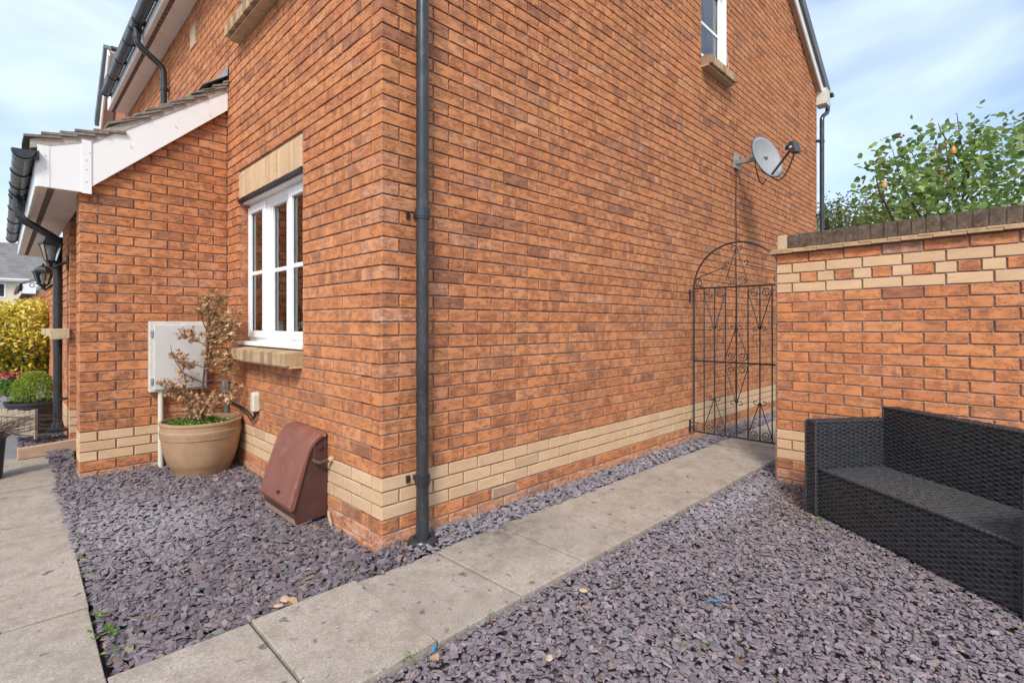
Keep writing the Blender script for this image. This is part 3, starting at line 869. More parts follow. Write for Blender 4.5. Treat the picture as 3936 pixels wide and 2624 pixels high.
# bargeboard and box end
bt = lambda x: 3.225 + .735*x - .0
m = MB(); m.prism([(-.004, lean_z(0)-.005), (-.004, 3.095), (-.935, 2.215+.03), (-.935, lean_z(-.93)-.002)], 'y', PY-.045, PY-.022)
m.build('bargeboard', 'white_pvc', lean_roof, bevel=.003)
m = MB(); m.prism([(-.932, lean_z(-.93)-.002), (-.932, 2.195), (-1.232, 2.195), (-1.232, lean_z(-1.232)-.004)], 'y', PY-.049, PY-.025)
m.build('box_end', 'white_pvc', lean_roof, bevel=.003)
m = MB(); m.box(-.990, -.9345, PY-.0525, PY-.0492, 2.19, lean_z(-.93)-.016); m.box(-1.233, -1.168, PY-.0525, PY-.0492, 2.197, lean_z(-1.23)-.003); m.build('cover_strip', 'white_pvc', lean_roof)
m = MB()
for (sx_, sz_) in ((-.945,2.50),(-.965,2.44),(-.965,2.37),(-.965,2.28),(-1.19,2.42),(-1.19,2.33),(-.7,2.61),(-.4,2.85),(-.15,3.02)):
    m.lathe((sx_, PY-.0535, sz_), [(.0001, -.003), (.004, -.003), (.004, .003), (.0001, .003)], 8)
m.build('nail_cap', 'box_edge', lean_roof)
bx(-1.222, -.95, PY-.024, ly1, 2.205, 2.217).build('soffit', 'soffit_board', lean_roof)
bx(-1.243, -1.223, PY-.03, ly1, 2.195, 2.44).build('fascia', 'white_pvc', lean_roof, bevel=.003)
m = MB(); q = PY+.02
while q < ly1-.1: m.box(-1.175, -1.135, q, q+.05, 2.2035, 2.2055); q += .062
m.build('soffit_vent', 'vent_brown', lean_roof)
gx_ = -1.302
g = MB(); half_gutter(g, 'y', PY-.10, ly1, gx_, 2.425, .058); n_ = 14
g.prism([(gx_+.060*math.cos(PI+PI*k/n_), 2.425+.060*math.sin(PI+PI*k/n_)) for k in range(n_+1)], 'y', PY-.107, PY-.098)
g3 = g.build('gutter', 'black_pipe', lean_roof, smooth=True)
for y in (PY-.07, 3.15, 3.7, 4.06, 4.26, 4.9, 5.8, 6.7, 7.6):
    g = MB(); gutter_bracket(g, y, gx_, 2.425, .059, .035); g.build('gutter_bracket', 'black_pipe', lean_roof)
g = MB(); g.tube([(gx_, 4.14, 2.40), (gx_, 4.14, 2.27), (gx_+.01, 4.14, 2.215), (gx_+.05, 4.14, 2.165), (-1.10, 4.14, 2.07), (-1.045, 4.14, 2.03), (-1.03, 4.14, 1.96), (-1.03, 4.14, .26)], .034, 14)
dp4 = g.build('downpipe', 'black_pipe', house, smooth=True)
g = MB(); g.tube([(-1.03, 4.14, .52), (-1.03, 4.14, .485)], .039, 14); g.box(-1.03, -.95, 4.10, 4.14, .495, .515); g.build('pipe_collar', 'black_pipe', dp4, smooth=True)
g = MB(); g.lathe((-1.03, 4.14, .20), [(.036, .09), (.05, .03), (.085, .02), (.085, 0)], 20); g.build('pipe_shoe', 'black_pipe', dp4, smooth=True)
g = MB(); g.tube([(gx_, 4.14, 2.34), (gx_, 4.14, 2.28)], .04, 14)
g.build('pipe_collar', 'black_pipe', dp4, smooth=True)
# far bay sills, windows and the small number plate on the pier
for (a, b_) in ((4.75, 5.3), (5.62, 6.3)):
    bx(PX2+.10, PX2+.14, a, b_, 1.17, 2.2).build('window_frame', 'frame_white', house, bevel=.003)
    bx(PX2+.095, PX2+.099, a+.06, b_-.06, 1.25, 2.12).build('pane', 'glass', house)
m = MB(); m.hexa([(-1.09,3.965,1.070),(PX2+.001,3.965,1.085),(PX2+.001,4.06,1.085),(-1.09,4.06,1.070),(-1.10,3.965,1.172),(PX2+.001,3.965,1.180),(PX2+.001,4.06,1.180),(-1.10,4.06,1.172)]); m.build('sill_tile', 'creasing_tile', house, bevel=.006)
for y in (4.75, 5.62):
    m = MB(); m.box(-1.06, PX2+.02, y, y+.58, 1.09, 1.165); m.build('sill_tile', 'creasing_tile', house, bevel=.005)
bx(PX2-.006, PX2-.001, 4.02, 4.09, 1.42, 1.53).build('number_plate', 'galvanised', house, bevel=.002)
bx(-.9, -.55, 3.3, 3.34, 0, 2.1).build('porch_panel', 'frame_white', house)

# ------------------------------------------------------------------ ground, paths, kerb
def sheet(name, x0, x1, y0, y1, z, mat):
    m = MB(); m.add([(x0, y0, z), (x1, y0, z), (x1, y1, z), (x0, y1, z)], [(0, 1, 2, 3)])
    return tag(m.build(name, mat), kind='structure')
sheet('ground', -400, 400, -400, 400, -.10, 'asphalt')
sheet('front_garden', -2.6, -.5, 3.9, 30, .02, 'asphalt')
sheet('slate_bed', -6, 9, -8, 3.9, -.035, 'soil')
def slab(parent, x0, x1, y0, y1, z, r, rot=0.0):
    t = .42 + r.random()*.22
    m = MB(); m.box(0, x1-x0, 0, y1-y0, -.045, 0)
    me = bpy.data.meshes.new('slab_shape'); me.from_pydata(m.v, [], m.f); me.polygons.foreach_set('use_smooth', np.zeros(len(m.f), bool)); me.update()
    a = me.attributes.new('tone', 'FLOAT_COLOR', 'POINT'); a.data.foreach_set('color', np.tile([t, t*.98, t*.95, 1], 8).astype(np.float32))
    o = link('slab', me, 'paving', parent); o.location = (x0, y0, z + r.uniform(-.004, .004))
    o.rotation_euler = (r.uniform(-.006, .006), r.uniform(-.006, .006), rot + r.uniform(-.004, .004))
    md = o.modifiers.new('bevel', 'BEVEL'); md.width = .004; md.segments = 2
    return o
rs = np.random.default_rng(9)
side_path = sheet('side_path', -1.17, 7.5, -.835, -.19, -.016, 'soil')
px = -1.165
while px < 7.4:
    slab(side_path, px+.004, px+.451, -.828, -.197, .028, rs); px += .456
front_path = empty('front_path', (-1.216, -2.6, 0)); tag(front_path, kind='structure')
front_path.rotation_euler = (0, 0, math.radians(-1.24))
yy = -.2 - .58*3 + 2.6
while yy < 6.3:
    o = slab(front_path, -.90, -.003, yy+.003, yy+.578, .030, rs); yy += .583
for a in ((-.90, .14, 6.30, 6.52), ):
    slab(front_path, a[0], a[1], a[2], a[3], .034, rs)

kb = MB(); kb.hexa([(-1.315,3.80,.035),(-.90,3.86,.035),(-.90,3.90,.035),(-1.315,3.84,.035),(-1.315,3.80,.135),(-.90,3.86,.150),(-.90,3.90,.150),(-1.315,3.84,.135)])
tag(kb.build('kerb_tile', 'kerb_tile', bevel=.008), 'pink-buff edging tile holding slate chips below the porch downpipe', 'kerb')

# ------------------------------------------------------------------ slate chips
def ground_z(x, y):
    return np.where(y > 0, .022*y, 0.0)
def chips(name, pts, smin, smax, seed, pale=.0, z0=None, tilt=.30, lift=.018, brown=.045, brown_at=None, gain=1.0):
    r = np.random.default_rng(seed); n = len(pts)
    K = 5; tmpl = []
    for i in range(40):
        a = np.sort((np.arange(K) + r.uniform(-.38, .38, K)) * 2*PI/K); rad = r.uniform(.62, 1.1, K)
        tmpl.append(np.stack([np.cos(a)*rad, np.sin(a)*rad*r.uniform(.45, .8)], 1))
    tmpl = np.array(tmpl)
    T = tmpl[r.integers(0, 40, n)]
    s = (smin + (smax-smin)*r.beta(1.1, 2.9, n))/2
    th = s*r.uniform(.14, .34, n)
    yaw = r.uniform(0, 2*PI, n); nx = r.normal(0, tilt, n); ny = r.normal(0, tilt, n)
    u = np.stack([np.cos(yaw), np.sin(yaw), nx], 1); u /= np.linalg.norm(u, axis=1)[:, None]
    nr = np.stack([ny*np.sin(yaw)-nx*np.cos(yaw), -ny*np.cos(yaw)-nx*np.sin(yaw), np.ones(n)], 1)
    nr -= (nr*u).sum(1)[:, None]*u; nr /= np.linalg.norm(nr, axis=1)[:, None]; v = np.cross(nr, u)
    P = np.stack([pts[:, 0], pts[:, 1], (ground_z(pts[:, 0], pts[:, 1]) if z0 is None else z0) + r.uniform(-.006, lift, n)], 1)
    top = P[:, None] + (T[:, :, 0:1]*u[:, None] + T[:, :, 1:2]*v[:, None])*s[:, None, None]
    bot = top*1.0 - nr[:, None]*th[:, None, None] + (T[:, :, 0:1]*u[:, None] + T[:, :, 1:2]*v[:, None])*(s*.12)[:, None, None]
    ctr = P + nr*(th*.12)[:, None]
    V = np.concatenate([top, bot, ctr[:, None]], 1)
    f = []
    for k in range(K):
        k2 = (k+1) % K
        f += [[10, k, k2], [k, k+K, k2], [k2, k+K, k2+K]]
    F = (np.array(f)[None] + (np.arange(n)*11)[:, None, None]).reshape(-1, 3)
    base = np.array([[.126,.099,.108],[.104,.086,.094],[.146,.112,.118],[.104,.096,.103],[.128,.134,.122],[.175,.148,.155],[.130,.094,.086]])
    c = base[r.choice(7, n, p=[.27,.22,.17,.14,.05,.08,.07])] * r.uniform(.62, 1.45, n)[:, None] * gain * np.array([1.0, .985, 1.0])
    k = r.random(n) < brown; c[k] = np.array([.24,.17,.115])*r.uniform(.5, 1.4, k.sum())[:, None]
    if callable(brown_at):
        kk = r.random(n) < brown_at(pts); c[kk] = np.array([.19,.135,.095])*r.uniform(.6, 1.5, kk.sum())[:, None]
    if callable(pale): 
        pw = np.clip(pale(pts), 0, 1)[:, None]; c = c*(1-pw) + pw*np.array([.37,.355,.385])*r.uniform(.75, 1.2, n)[:, None]
    A = np.repeat(np.concatenate([c, np.ones((n, 1))], 1), 11, 0)
    o = link(name, mesh_np(name, V.reshape(-1, 3), F, ('chip', A)), 'slate'); return tag(o, kind='stuff')
def rect_pts(x0, x1, y0, y1, dens, seed):
    r = np.random.default_rng(seed); n = int((x1-x0)*(y1-y0)*dens)
    return np.stack([r.uniform(x0, x1, n), r.uniform(y0, y1, n)], 1)
def pale_front(p):
    return .5*np.exp(-(((p[:, 0]+.92)/.30)**2 + ((p[:, 1]-1.35)/.75)**2)) + .35*np.exp(-(((p[:, 0]+.62)/.22)**2 + ((p[:, 1]-1.2)/.35)**2))
pf = rect_pts(-1.14, .0, -.205, 2.62, 5200, 21)
pf = pf[~((pf[:, 0] > -.02) & (pf[:, 1] > 0))]
pj = rect_pts(-1.12, -.98, 2.6, 3.75, 4200, 22)
o = chips('front_slate_chips', np.concatenate([pf, pj]), .022, .082, 31, pale_front, gain=1.15)
tag(o, 'purple and grey slate chips in the bed between front path and house', 'slate chips')
def pale_side(p): return np.where(p[:, 0] > .1, .42, 0) 
ps = rect_pts(-.2, 7.0, -.205, -.004, 5200, 23); ps = ps[np.hypot(ps[:, 0]-qx, ps[:, 1]-qy) > .10]
o = chips('strip_slate_chips', ps, .025, .085, 33, pale_side, 0.012, .5, .045, .05)
tag(o, 'blue grey slate chips in the narrow strip between gable and path', 'slate chips')
def pale_yard(p): return .8*np.exp(-(((p[:, 0]-2.25)/.75)**2 + ((p[:, 1]+.98)/.13)**2)) + .12
py1 = rect_pts(-1.3, 2.85, -3.6, -.832, 5400, 24)
py2 = rect_pts(2.85, 5.0, -1.02, -.832, 3500, 25)
keep = (py1[:, 0] + py1[:, 1]) > -2.9
o = chips('yard_slate_chips', np.concatenate([py1[keep], py2]), .016, .056, 35, pale_yard, 0.0, .26, .016, .055, lambda p: .55*np.exp(-(((p[:, 0]-2.45)/.55)**2 + ((p[:, 1]+1.33)/.22)**2)), 1.5)
tag(o, 'small plum slate chips covering the yard in front of the garden wall', 'slate chips')
o = chips('bed_slate_chips', rect_pts(-1.30, -.96, 3.9, 4.4, 5000, 26), .02, .06, 37, None, .11, .4, .03); tag(o, 'dark slate chips behind the buff kerb tile', 'slate chips')

# ------------------------------------------------------------------ garden wall
GX, GY0, GY1 = 2.86, -1.025, -4.6
gwall = empty('garden_wall', (GX, GY0, 0)); tag(gwall, 'brick garden wall with chequered cream band and dark brick-on-edge coping', 'wall')
GZ = .034
m = MB(); m.box(GX+REC, GX+.215-REC, GY1, GY0-REC, -.2, GZ+23.0*CH); m.build('wall_core', 'mortar', gwall)
GL_ITEMS = []
def glay(kind, y_a, y_b, z, D=BD, eff=0.0):
    z = z + z/1.8*.017*(GY0-(y_a+y_b)/2)
    GL_ITEMS.append(('w', kind, (GX, y_a, z), 'x', y_b-y_a, D, BH, eff))
for k in range(-1, 23):
    z = GZ + k*CH
    cream = k in (2, 3, 4) or k in (19, 21)
    if k == 20:
        y = GY0; seq = [.158] + [.1025]*60; col = ['cream'] + ['red', 'cream']*30
        for L_, c_ in zip(seq, col):
            glay(c_, y-L_, y, z); y -= L_ + .010
            if y < GY1: break
        continue
    if k % 2 == 0: row = intervals(0, GY0-GY1, .225)
    else: row = [(0, .1025)] + intervals(.1125, GY0-GY1, .225)
    for n_, (a, b_) in enumerate(row):
        glay('cream' if cream else 'red', GY0-b_, GY0-a, z, .215 if n_ == 0 else BD, .45 if (k == 22 and rb.random() < .35) or k <= 0 else 0)
core = gwall.children[0]
def set_wall(items):
    for i, (wl, kd, org, fc, Lx, D, H, eff) in enumerate(items):
        vis = screen_area(org, fc, Lx, H) > 0
        if not vis and org[1] < -2.9: REST.append((wl, kd, org, fc, Lx, D, H, eff)); continue
        r = np.random.default_rng(i*17+5)
        full = abs(Lx-.215) < .003 or abs(Lx-.1025) < .003
        if full and D == BD and not eff: me = pool_mesh(kd, Lx, int(rb.integers(0, 56)), H, D)
        else:
            V, F, A = brick_arrays(Lx, D, H, pick_tone(r, .05) if kd == 'red' else r.uniform(0, .6), r.random(), eff, r); me = mesh_np('brick_shape', V, F, ('tone', A)); me.materials.append(M[kd+'_brick'])
        o = bpy.data.objects.new('brick' if kd == 'red' else 'cream_brick', me); COL.objects.link(o); o.parent = core
        o.location = (org[0], org[1]+Lx, org[2]); o.rotation_euler = (0, 0, -PI/2)
REST = []
set_wall(GL_ITEMS)
pointing(GL_ITEMS, gwall, 'pointing')
if REST:
    o = set_bricks(REST, {}, None, 'wall_brickwork', 0, gwall); o.location = -Vector(gwall.location)
# two courses of creasing tile, then brick on edge coping
zt = GZ + 23*CH
for lay_ in range(2):
    y = GY0 + .045 - lay_*.01; i = 0
    while y > GY1:
        ln = .165 if not (lay_ and i == 0) else .08
        m = bx(GX-.042+.006*lay_+rs.uniform(-.003, .003), GX+.25, y-ln, y-.003, zt+.002+lay_*.0165+.017*(GY0-y), zt+.0165+lay_*.0165+.017*(GY0-y))
        m.build('creasing_tile', 'sill_buff', core, bevel=.002); y -= ln; i += 1
y = GY0 - .004; i = 0
while y > GY1:
    jz = rs.uniform(-.002, .002)
    bx(GX-.001+rs.uniform(-.002, .002), GX+.216, y-.0665, y, zt+.038+.017*(GY0-y), zt+.142+jz+.020*(GY0-y)).build('coping_brick', 'creasing_tile' if i == 0 else 'coping_brick', core, bevel=.004); y -= .0755; i += 1
MB().prism([(GY0-.012, zt+.035), (GY0-.012, zt+.130), (GY1, zt+.130+.018*(GY0-GY1)), (GY1, zt+.035)], 'x', GX+.012, GX+.20).build('coping_mortar', 'mortar', core)

# ------------------------------------------------------------------ wrought iron gate
GXX = 3.50
gate = empty('garden_gate', (GXX, -.048, .14)); tag(gate, 'black wrought iron arched gate with scrolls between gable and garden wall', 'gate')
yb = [-.048 - .105*i for i in range(9)]; yc = yb[4]; z0g, zm, z1g = .148, .853, 1.573
for y in yb[1:-1]: MB().tube([(GXX, y, z0g), (GXX, y, z1g)], .0058, 6).build('bar', 'black_iron', gate)
m = MB(); m.tube([(GXX, yb[0], z0g), (GXX, yb[0], z1g)] + [(GXX, yc + .42*math.cos(a), z1g + .42*math.sin(a)) for a in np.linspace(0, PI, 33)[1:]] + [(GXX, yb[-1], z0g)], .0085, 8); m.build('frame', 'black_iron', gate)
for z in (z0g, zm, z1g): MB().tube([(GXX, yb[0], z), (GXX, yb[-1], z)], .0085, 8).build('rail', 'black_iron', gate)
def spiral(cy, cz, r, a0, turns, sgn):
    n = int(18*turns)+6; pts = []
    for i in range(n+1):
        t = i/n; a = a0 + sgn*2*PI*turns*t; rr = r*(1-.78*t); pts.append((GXX-.004, cy+rr*math.cos(a), cz+rr*math.sin(a)))
    return pts
def vee(yc_, zap, zbase, half, rbig, rsm, parent=gate):
    """two rods from a small curl at the apex to a big curl at the base"""
    up = 1 if zbase > zap else -1
    for sgn in (-1, 1):
        yb_ = yc_ + sgn*half
        small = spiral(yc_ + sgn*(rsm+.006), zap, rsm, (PI if sgn > 0 else 0), 1.0, (1 if up > 0 else -1)*sgn*-1)[::-1]
        big = spiral(yb_ - sgn*rbig, zbase, rbig, (0 if sgn > 0 else PI), 1.55, up*sgn)
        MB().tube(small + [(GXX-.004, yc_+sgn*.012, zap+up*.03)] + big, .0042, 6).build('scroll', 'black_iron', parent)
for yv in (yb[2], yb[6]):
    vee(yv, 1.17, 1.505, .10, .044, .030); vee(yv, .50, .205, .10, .044, .030)
vee(yc, 1.19, .915, .10, .044, .028); vee(yc, .47, .795, .10, .044, .028); vee(yc, 1.94, 1.635, .10, .044, .030)
for sgn in (-1, 1):
    base = spiral(yc+sgn*.36, z1g+.055, .045, PI/2+ (0 if sgn > 0 else 0), 1.4, -sgn)
    MB().tube(spiral(yc+sgn*.085, 1.80, .028, -PI/2, .9, sgn)[::-1] + [(GXX-.004, yc+sgn*.2, 1.735), (GXX-.004, yc+sgn*.33, 1.695), (GXX-.004, yc+sgn*.395, 1.665)] + base, .0042, 6).build('scroll', 'black_iron', gate)
for z in (1.545, .235):
    m = MB(); m.tube([(GXX+.0, .0, z), (GXX+.0, -.10, z)], .008, 6); m.build('hinge_pin', 'rust', gate)
    m = MB(); m.box(GXX-.012, GXX+.012, -.012, .0, z-.10, z+.02); m.build('hinge_plate', 'black_iron', gate)

# ------------------------------------------------------------------ satellite dish
dish = empty('satellite_dish', (4.66, 0, 3.12)); tag(dish, 'grey satellite dish on a wall bracket high on the gable', 'satellite dish')
bx(4.60, 4.72, -.022, 0, 3.03, 3.20).build('wall_plate', 'galvanised', dish, bevel=.003)
m = MB(); m.box(4.635, 4.685, -.30, -.022, 3.075, 3.125); m.tube([(4.66, -.30, 3.10), (4.66, -.36, 3.09)], .018, 10); m.build('wall_arm', 'galvanised', dish, bevel=.004)
dc = Vector((4.62, -.31, 3.05)); dn = Vector((-.34, -.88, .30)).normalized(); du = Vector((0, 0, 1)); dr = du.cross(dn).normalized(); du = dn.cross(dr).normalized()
V, F = [], []; nr_, na = 9, 40
for i in range(nr_+1):
    t = i/nr_
    for k in range(na):
        a = 2*PI*k/na; rx, rz = .215*t*math.cos(a), .255*t*math.sin(a)
        p_ = dc + dr*rx + du*rz + dn*(.075*(t*t)); V.append(tuple(p_))
for i in range(nr_):
    for k in range(na): F.append((i*na+k, i*na+(k+1) % na, (i+1)*na+(k+1) % na, (i+1)*na+k))
m = MB(); m.add(V, F); o = m.build('reflector', 'dish_grey', dish, smooth=True); md = o.modifiers.new('t', 'SOLIDIFY'); md.thickness = .012; md.offset = 0
rim = [dc + dr*.215*math.cos(a) + du*.255*math.sin(a) + dn*.072 for a in np.linspace(0, 2*PI, 49)[:-1]]
MB().tube(rim, .008, 6, closed=True).build('rim', 'dish_dark', dish, smooth=True)
foot = dc - du*.225 + dn*.055; lnb = dc - du*.06 + dn*.36
MB().tube([foot, lnb - du*.03], .013, 8).build('feed_arm', 'dish_dark', dish)
fx_ = (lnb - (dc+du*.02)).normalized()
m = MB(); m.tube([lnb - fx_*.06, lnb - fx_*.005], .026, 14); m.build('feed_horn', 'dish_dark', dish, smooth=True)
MB().tube([lnb - fx_*.066, lnb - fx_*.058], .027, 14).build('horn_cap', 'label_white', dish, smooth=True)
def obb(c, ax, ay, az, hx, hy, hz):
    m = MB(); P = []
    for sz in (-1, 1):
        for sx_, sy in ((-1,-1),(1,-1),(1,1),(-1,1)): P.append(tuple(c + ax*hx*sx_ + ay*hy*sy + az*hz*sz))
    return m.hexa(P)
obb(lnb + fx_*.03 - du*.035, fx_, dr, du, .030, .045, .065).build('lnb_box', 'dish_dark', dish, bevel=.005)
obb(lnb + fx_*.02 - du*.030 - dr*.0465, fx_, dr, du, .016, .001, .010).build('lnb_label', 'label_white', dish)
obb(lnb + fx_*.02 - du*.030 + dr*.0465, fx_, dr, du, .016, .001, .010).build('lnb_label', 'label_white', dish)
def sag(a, b_, drop, n=14):
    a, b_ = Vector(a), Vector(b_); return [a.lerp(b_, i/n) - Vector((0, 0, drop*4*(i/n)*(1-i/n))) for i in range(n+1)]
MB().tube(sag(lnb - du*.10, foot - du*.01, .13), .004, 6).build('feed_cable', 'cable', dish)
MB().tube(sag(lnb - du*.10 + fx_*.012, foot - du*.015, .14), .004, 6).build('feed_cable', 'cable', dish)
MB().tube(sag(foot - dn*.07, (4.66, -.22, 3.07), .14), .006, 6).build('feed_cable', 'cable', dish)
cp = [(4.665 + .006*math.sin(z*9), -.009, z) for z in np.linspace(3.05, .05, 50)]
tag(MB().tube(cp, .006, 6).build('aerial_cable', 'cable'), 'black aerial cable running down the gable from the dish', 'cable')

# ------------------------------------------------------------------ wicker sofa
A0 = Vector((2.219, -1.468, 0)); e1 = Vector((-.594, -.805, 0)).normalized(); e2 = Vector((.805, -.594, 0)).normalized()
sofa = empty('wicker_sofa', A0); tag(sofa, 'black woven wicker sofa without cushions in front of the garden wall', 'sofa')
def S(a, b_, c): return tuple(A0 + e1*a + e2*b_ + Vector((0, 0, c)))
SL, SD, SH, AH, BHT = 1.155, .47, .306, .60, .685
def weave(parent, name, org, u, v, W, H, nrm_, pitch=.0125, cell=.031, amp=.0032, mat='wicker'):
    """horizontal strands running along u, woven over upright stakes"""
    org, u, v, nrm_ = map(np.array, (org, u, v, nrm_))
    rows = max(1, int(H/pitch)); nc = max(1, int(round(W/cell))); seg = 4
    xs_ = np.linspace(0, W, nc*seg+1)
    V, F, off = [], [], 0
    rw = np.random.default_rng(int(W*1000+H*77))
    for r_ in range(rows):
        yc_ = (r_+.5)*H/rows; hw = .47*H/rows
        ph = PI*(r_ % 2)
        d = amp*np.sin(xs_/cell*PI + ph) + amp*1.1 + rw.uniform(-.0008, .0008) + .0008*np.sin(xs_*rw.uniform(5, 14)+rw.uniform(0, 6))
        for sgn, dd in ((-1, -.0026), (0, .0), (1, -.0026)):
            V.append(org + xs_[:, None]*u + (yc_+sgn*hw)*v + (d+dd)[:, None]*nrm_)
        n = len(xs_)
        for q in range(2):
            i = np.arange(n-1) + off + q*n
            F.append(np.stack([i, i+1, i+1+n, i+n], 1))
        off += 3*n
    me = mesh_np(name, np.concatenate(V), np.concatenate(F), None, True)
    o = link(name, me, mat, parent)
    if parent.type == 'EMPTY': o.location = -Vector(parent.location)
    return tag(o, kind='stuff')
def sbox(name, a0, a1, b0, b1, c0, c1, mat='wicker_core', parent=sofa):
    P = [S(a0,b0,c0),S(a1,b0,c0),S(a1,b1,c0),S(a0,b1,c0),S(a0,b0,c1),S(a1,b0,c1),S(a1,b1,c1),S(a0,b1,c1)]
    return MB().hexa(P).build(name, mat, parent, bevel=.008)
E1, E2, ZZ = np.array(e1), np.array(e2), np.array([0, 0, 1.0])
def wbox(name, a0, a1, b0, b1, c0, c1, faces):
    core_ = sbox(name, a0, a1, b0, b1, c0, c1)
    for f in faces:
        if f == 'front': weave(core_, 'weave', S(a0, b0, c0), E1, ZZ, a1-a0, c1-c0, -E2)
        if f == 'back': weave(core_, 'weave', S(a0, b1, c0), E1, ZZ, a1-a0, c1-c0, E2)
        if f == 'top': weave(core_, 'weave', S(a0, b0, c1), E1, E2, a1-a0, b1-b0, ZZ, .0105, .034, .0022, 'wicker_pale' if name == 'seat' else 'wicker')
        if f == 'left': weave(core_, 'weave', S(a0, b0, c0), E2, ZZ, b1-b0, c1-c0, -E1)
        if f == 'right': weave(core_, 'weave', S(a1, b0, c0), E2, ZZ, b1-b0, c1-c0, E1)
        if f == 'topd': weave(core_, 'weave', S(a0, b0, c1), E2, E1, b1-b0, a1-a0, ZZ)
    return core_
AW = .085
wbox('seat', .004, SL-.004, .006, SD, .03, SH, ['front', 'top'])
wbox('backrest', -.0, SL, SD+.001, SD+.10, .03, BHT, ['front', 'top', 'back', 'left'])
wbox('arm', -AW, 0, -.012, SD+.06, .015, AH, ['front', 'right', 'topd', 'left'])
wbox('arm', SL, SL+AW, -.012, SD+.06, .015, AH, ['front', 'right', 'topd', 'left'])
for a, b_ in ((-.05, .03), (SL+.05, .03), (-.05, SD), (SL+.05, SD)): sbox('foot', a-.015, a+.015, b_-.015, b_+.015, 0, .02)
def edge_roll(p, q, parent=sofa):
    p, q = Vector(p), Vector(q); n = int((q-p).length/.012)
    MB().tube([p.lerp(q, i/n) + Vector((0, 0, .0022*(i % 2))) for i in range(n+1)], [.0085 if i % 2 else .0065 for i in range(n+1)], 6).build('rolled_edge', 'wicker', parent)
edge_roll(S(0, .002, SH+.002), S(SL, .002, SH+.002)); edge_roll(S(0, SD, BHT), S(SL, SD, BHT))
for a in (0, -AW, SL): edge_roll(S(a, -.012, AH), S(a, SD+.05, AH)); edge_roll(S(a, -.014, .02), S(a, -.014, AH))
edge_roll(S(0, SD-.002, AH+.01), S(0, SD-.002, BHT))

# ------------------------------------------------------------------ meter boxes and cables
gm = empty('gas_meter_box', (0, .62, .04)); tag(gm, 'brown plastic gas meter box leaning on the front wall near the corner', 'meter box')
y0, y1 = .625, 1.085
arc = [(-.012, .565), (-.05, .556), (-.085, .535), (-.113, .503), (-.133, .466), (-.150, .42)]
lid = arc + [(-.238, .155), (-.232, .130), (-.215, .128)] 
inner = [(x_+.012, z_-.012) for x_, z_ in lid[::-1]]
m = MB(); m.prism(lid + [(-.205, .14)] + [(-.128, .41), (-.112, .455), (-.093, .488), (-.068, .514), (-.04, .532), (-.012, .54)], 'y', y0-.014, y1+.012); m.build('lid', 'meter_red', gm, bevel=.006, seg=3)
body = [(-.012, .545), (-.045, .535), (-.072, .515), (-.097, .488), (-.116, .455), (-.133, .41), (-.222, .145), (-.200, .045), (-.185, .035), (0, .055), (0, .545)]
m = MB(); m.prism(body, 'y', y0, y1); m.build('body', 'meter_brown_shaded', gm, bevel=.008, seg=3)
m = MB(); m.prism([(-.2105, .078), (-.2015, .043), (-.187, .032), (-.10, .043), (-.10, .048), (-.185, .038), (-.196, .048), (-.2045, .078)], 'y', y0+.002, y1-.002); m.build('base_skirt', 'meter_tan', gm)
m = MB(); m.tube([(-.055, y0+.004, .478), (-.055, y0-.008, .478)], .020, 20); m.tube([(-.055, y0-.004, .478), (-.055, y0-.012, .478)], .013, 20); m.build('hinge_boss', 'meter_brown_shaded', gm, smooth=True)
m = MB(); m.tube([(-.028, y0-.006, .545), (-.028, y0-.02, .545)], .007, 12); m.build('hinge_pin', 'meter_tan', gm, smooth=True)
m = MB(); m.tube([(-.225-.004, .80, .205), (-.225-.012, .80, .209)], .010, 12); m.build('lock', 'black_iron', gm, smooth=True)
m = MB(); m.tube([(-.09, y0+.01, .405), (-.085, y0-.02, .395), (-.07, y0-.045, .392), (-.03, y0-.055, .40), (.0, y0-.058, .405)], .012, 10); m.build('gas_pipe', 'dead_bark', gm, smooth=True)
m = MB(); m.tube([(-.022, y0-.055, .40), (-.010, y0-.058, .404), (.0, y0-.058, .406)], [.015, .018, .021], 9); m.build('pipe_seal', 'sill_buff', gm)

eb = empty('electric_meter_box', (-.37, PY, .67)); tag(eb, 'weathered grey electric meter box on the lean-to side wall', 'meter box')
bx(-.578, -.168, PY-.060, PY, .672, 1.240).build('case', 'box_edge', eb, bevel=.006)
bx(-.548, -.182, PY-.072, PY-.0605, .690, 1.215).build('door', 'box_grey', eb, bevel=.004)
for z in (.76, 1.14): bx(-.570, -.552, PY-.070, PY-.0605, z-.025, z+.025).build('hinge', 'galvanised', eb, bevel=.002)
m = MB(); m.tube([(-.497, PY-.034, .672), (-.497, PY-.034, .03)], .020, 14)
tag(m.build('cable_duct', 'pvc_cream', smooth=True), 'cream plastic duct dropping from the electric meter box to the slate', 'pipe')

cb = empty('cable_box', (0, 1.814, .53)); tag(cb, 'small beige rounded cable cover on the wall under the window', 'cable box')
m = MB(); n_ = 10
poly = [(1.782, .545), (1.846, .545), (1.846, .665)] + [(1.814+.032*math.cos(a), .665+.030*math.sin(a)) for a in np.linspace(0, PI, n_)][1:-1] + [(1.782, .665)]
m.prism(poly, 'x', -.05, 0); m.build('cover', 'pvc_cream', cb, bevel=.008, seg=3)
bx(-.035, 0, 1.80, 1.83, .53, .546).build('cable_gland', 'cable', cb)
cpts = [(-.018, 1.815, .535), (-.022, 1.83, .495), (-.022, 1.87, .482), (-.020, 1.95, .510), (-.018, 2.05, .53), (-.016, 2.2, .545), (-.016, 2.35, .552), (-.02, 2.52, .56)]
tag(MB().tube(cpts, .006, 7).build('wall_cable', 'cable', smooth=True), 'black cable looping along the front wall to the grey conduit', 'cable')
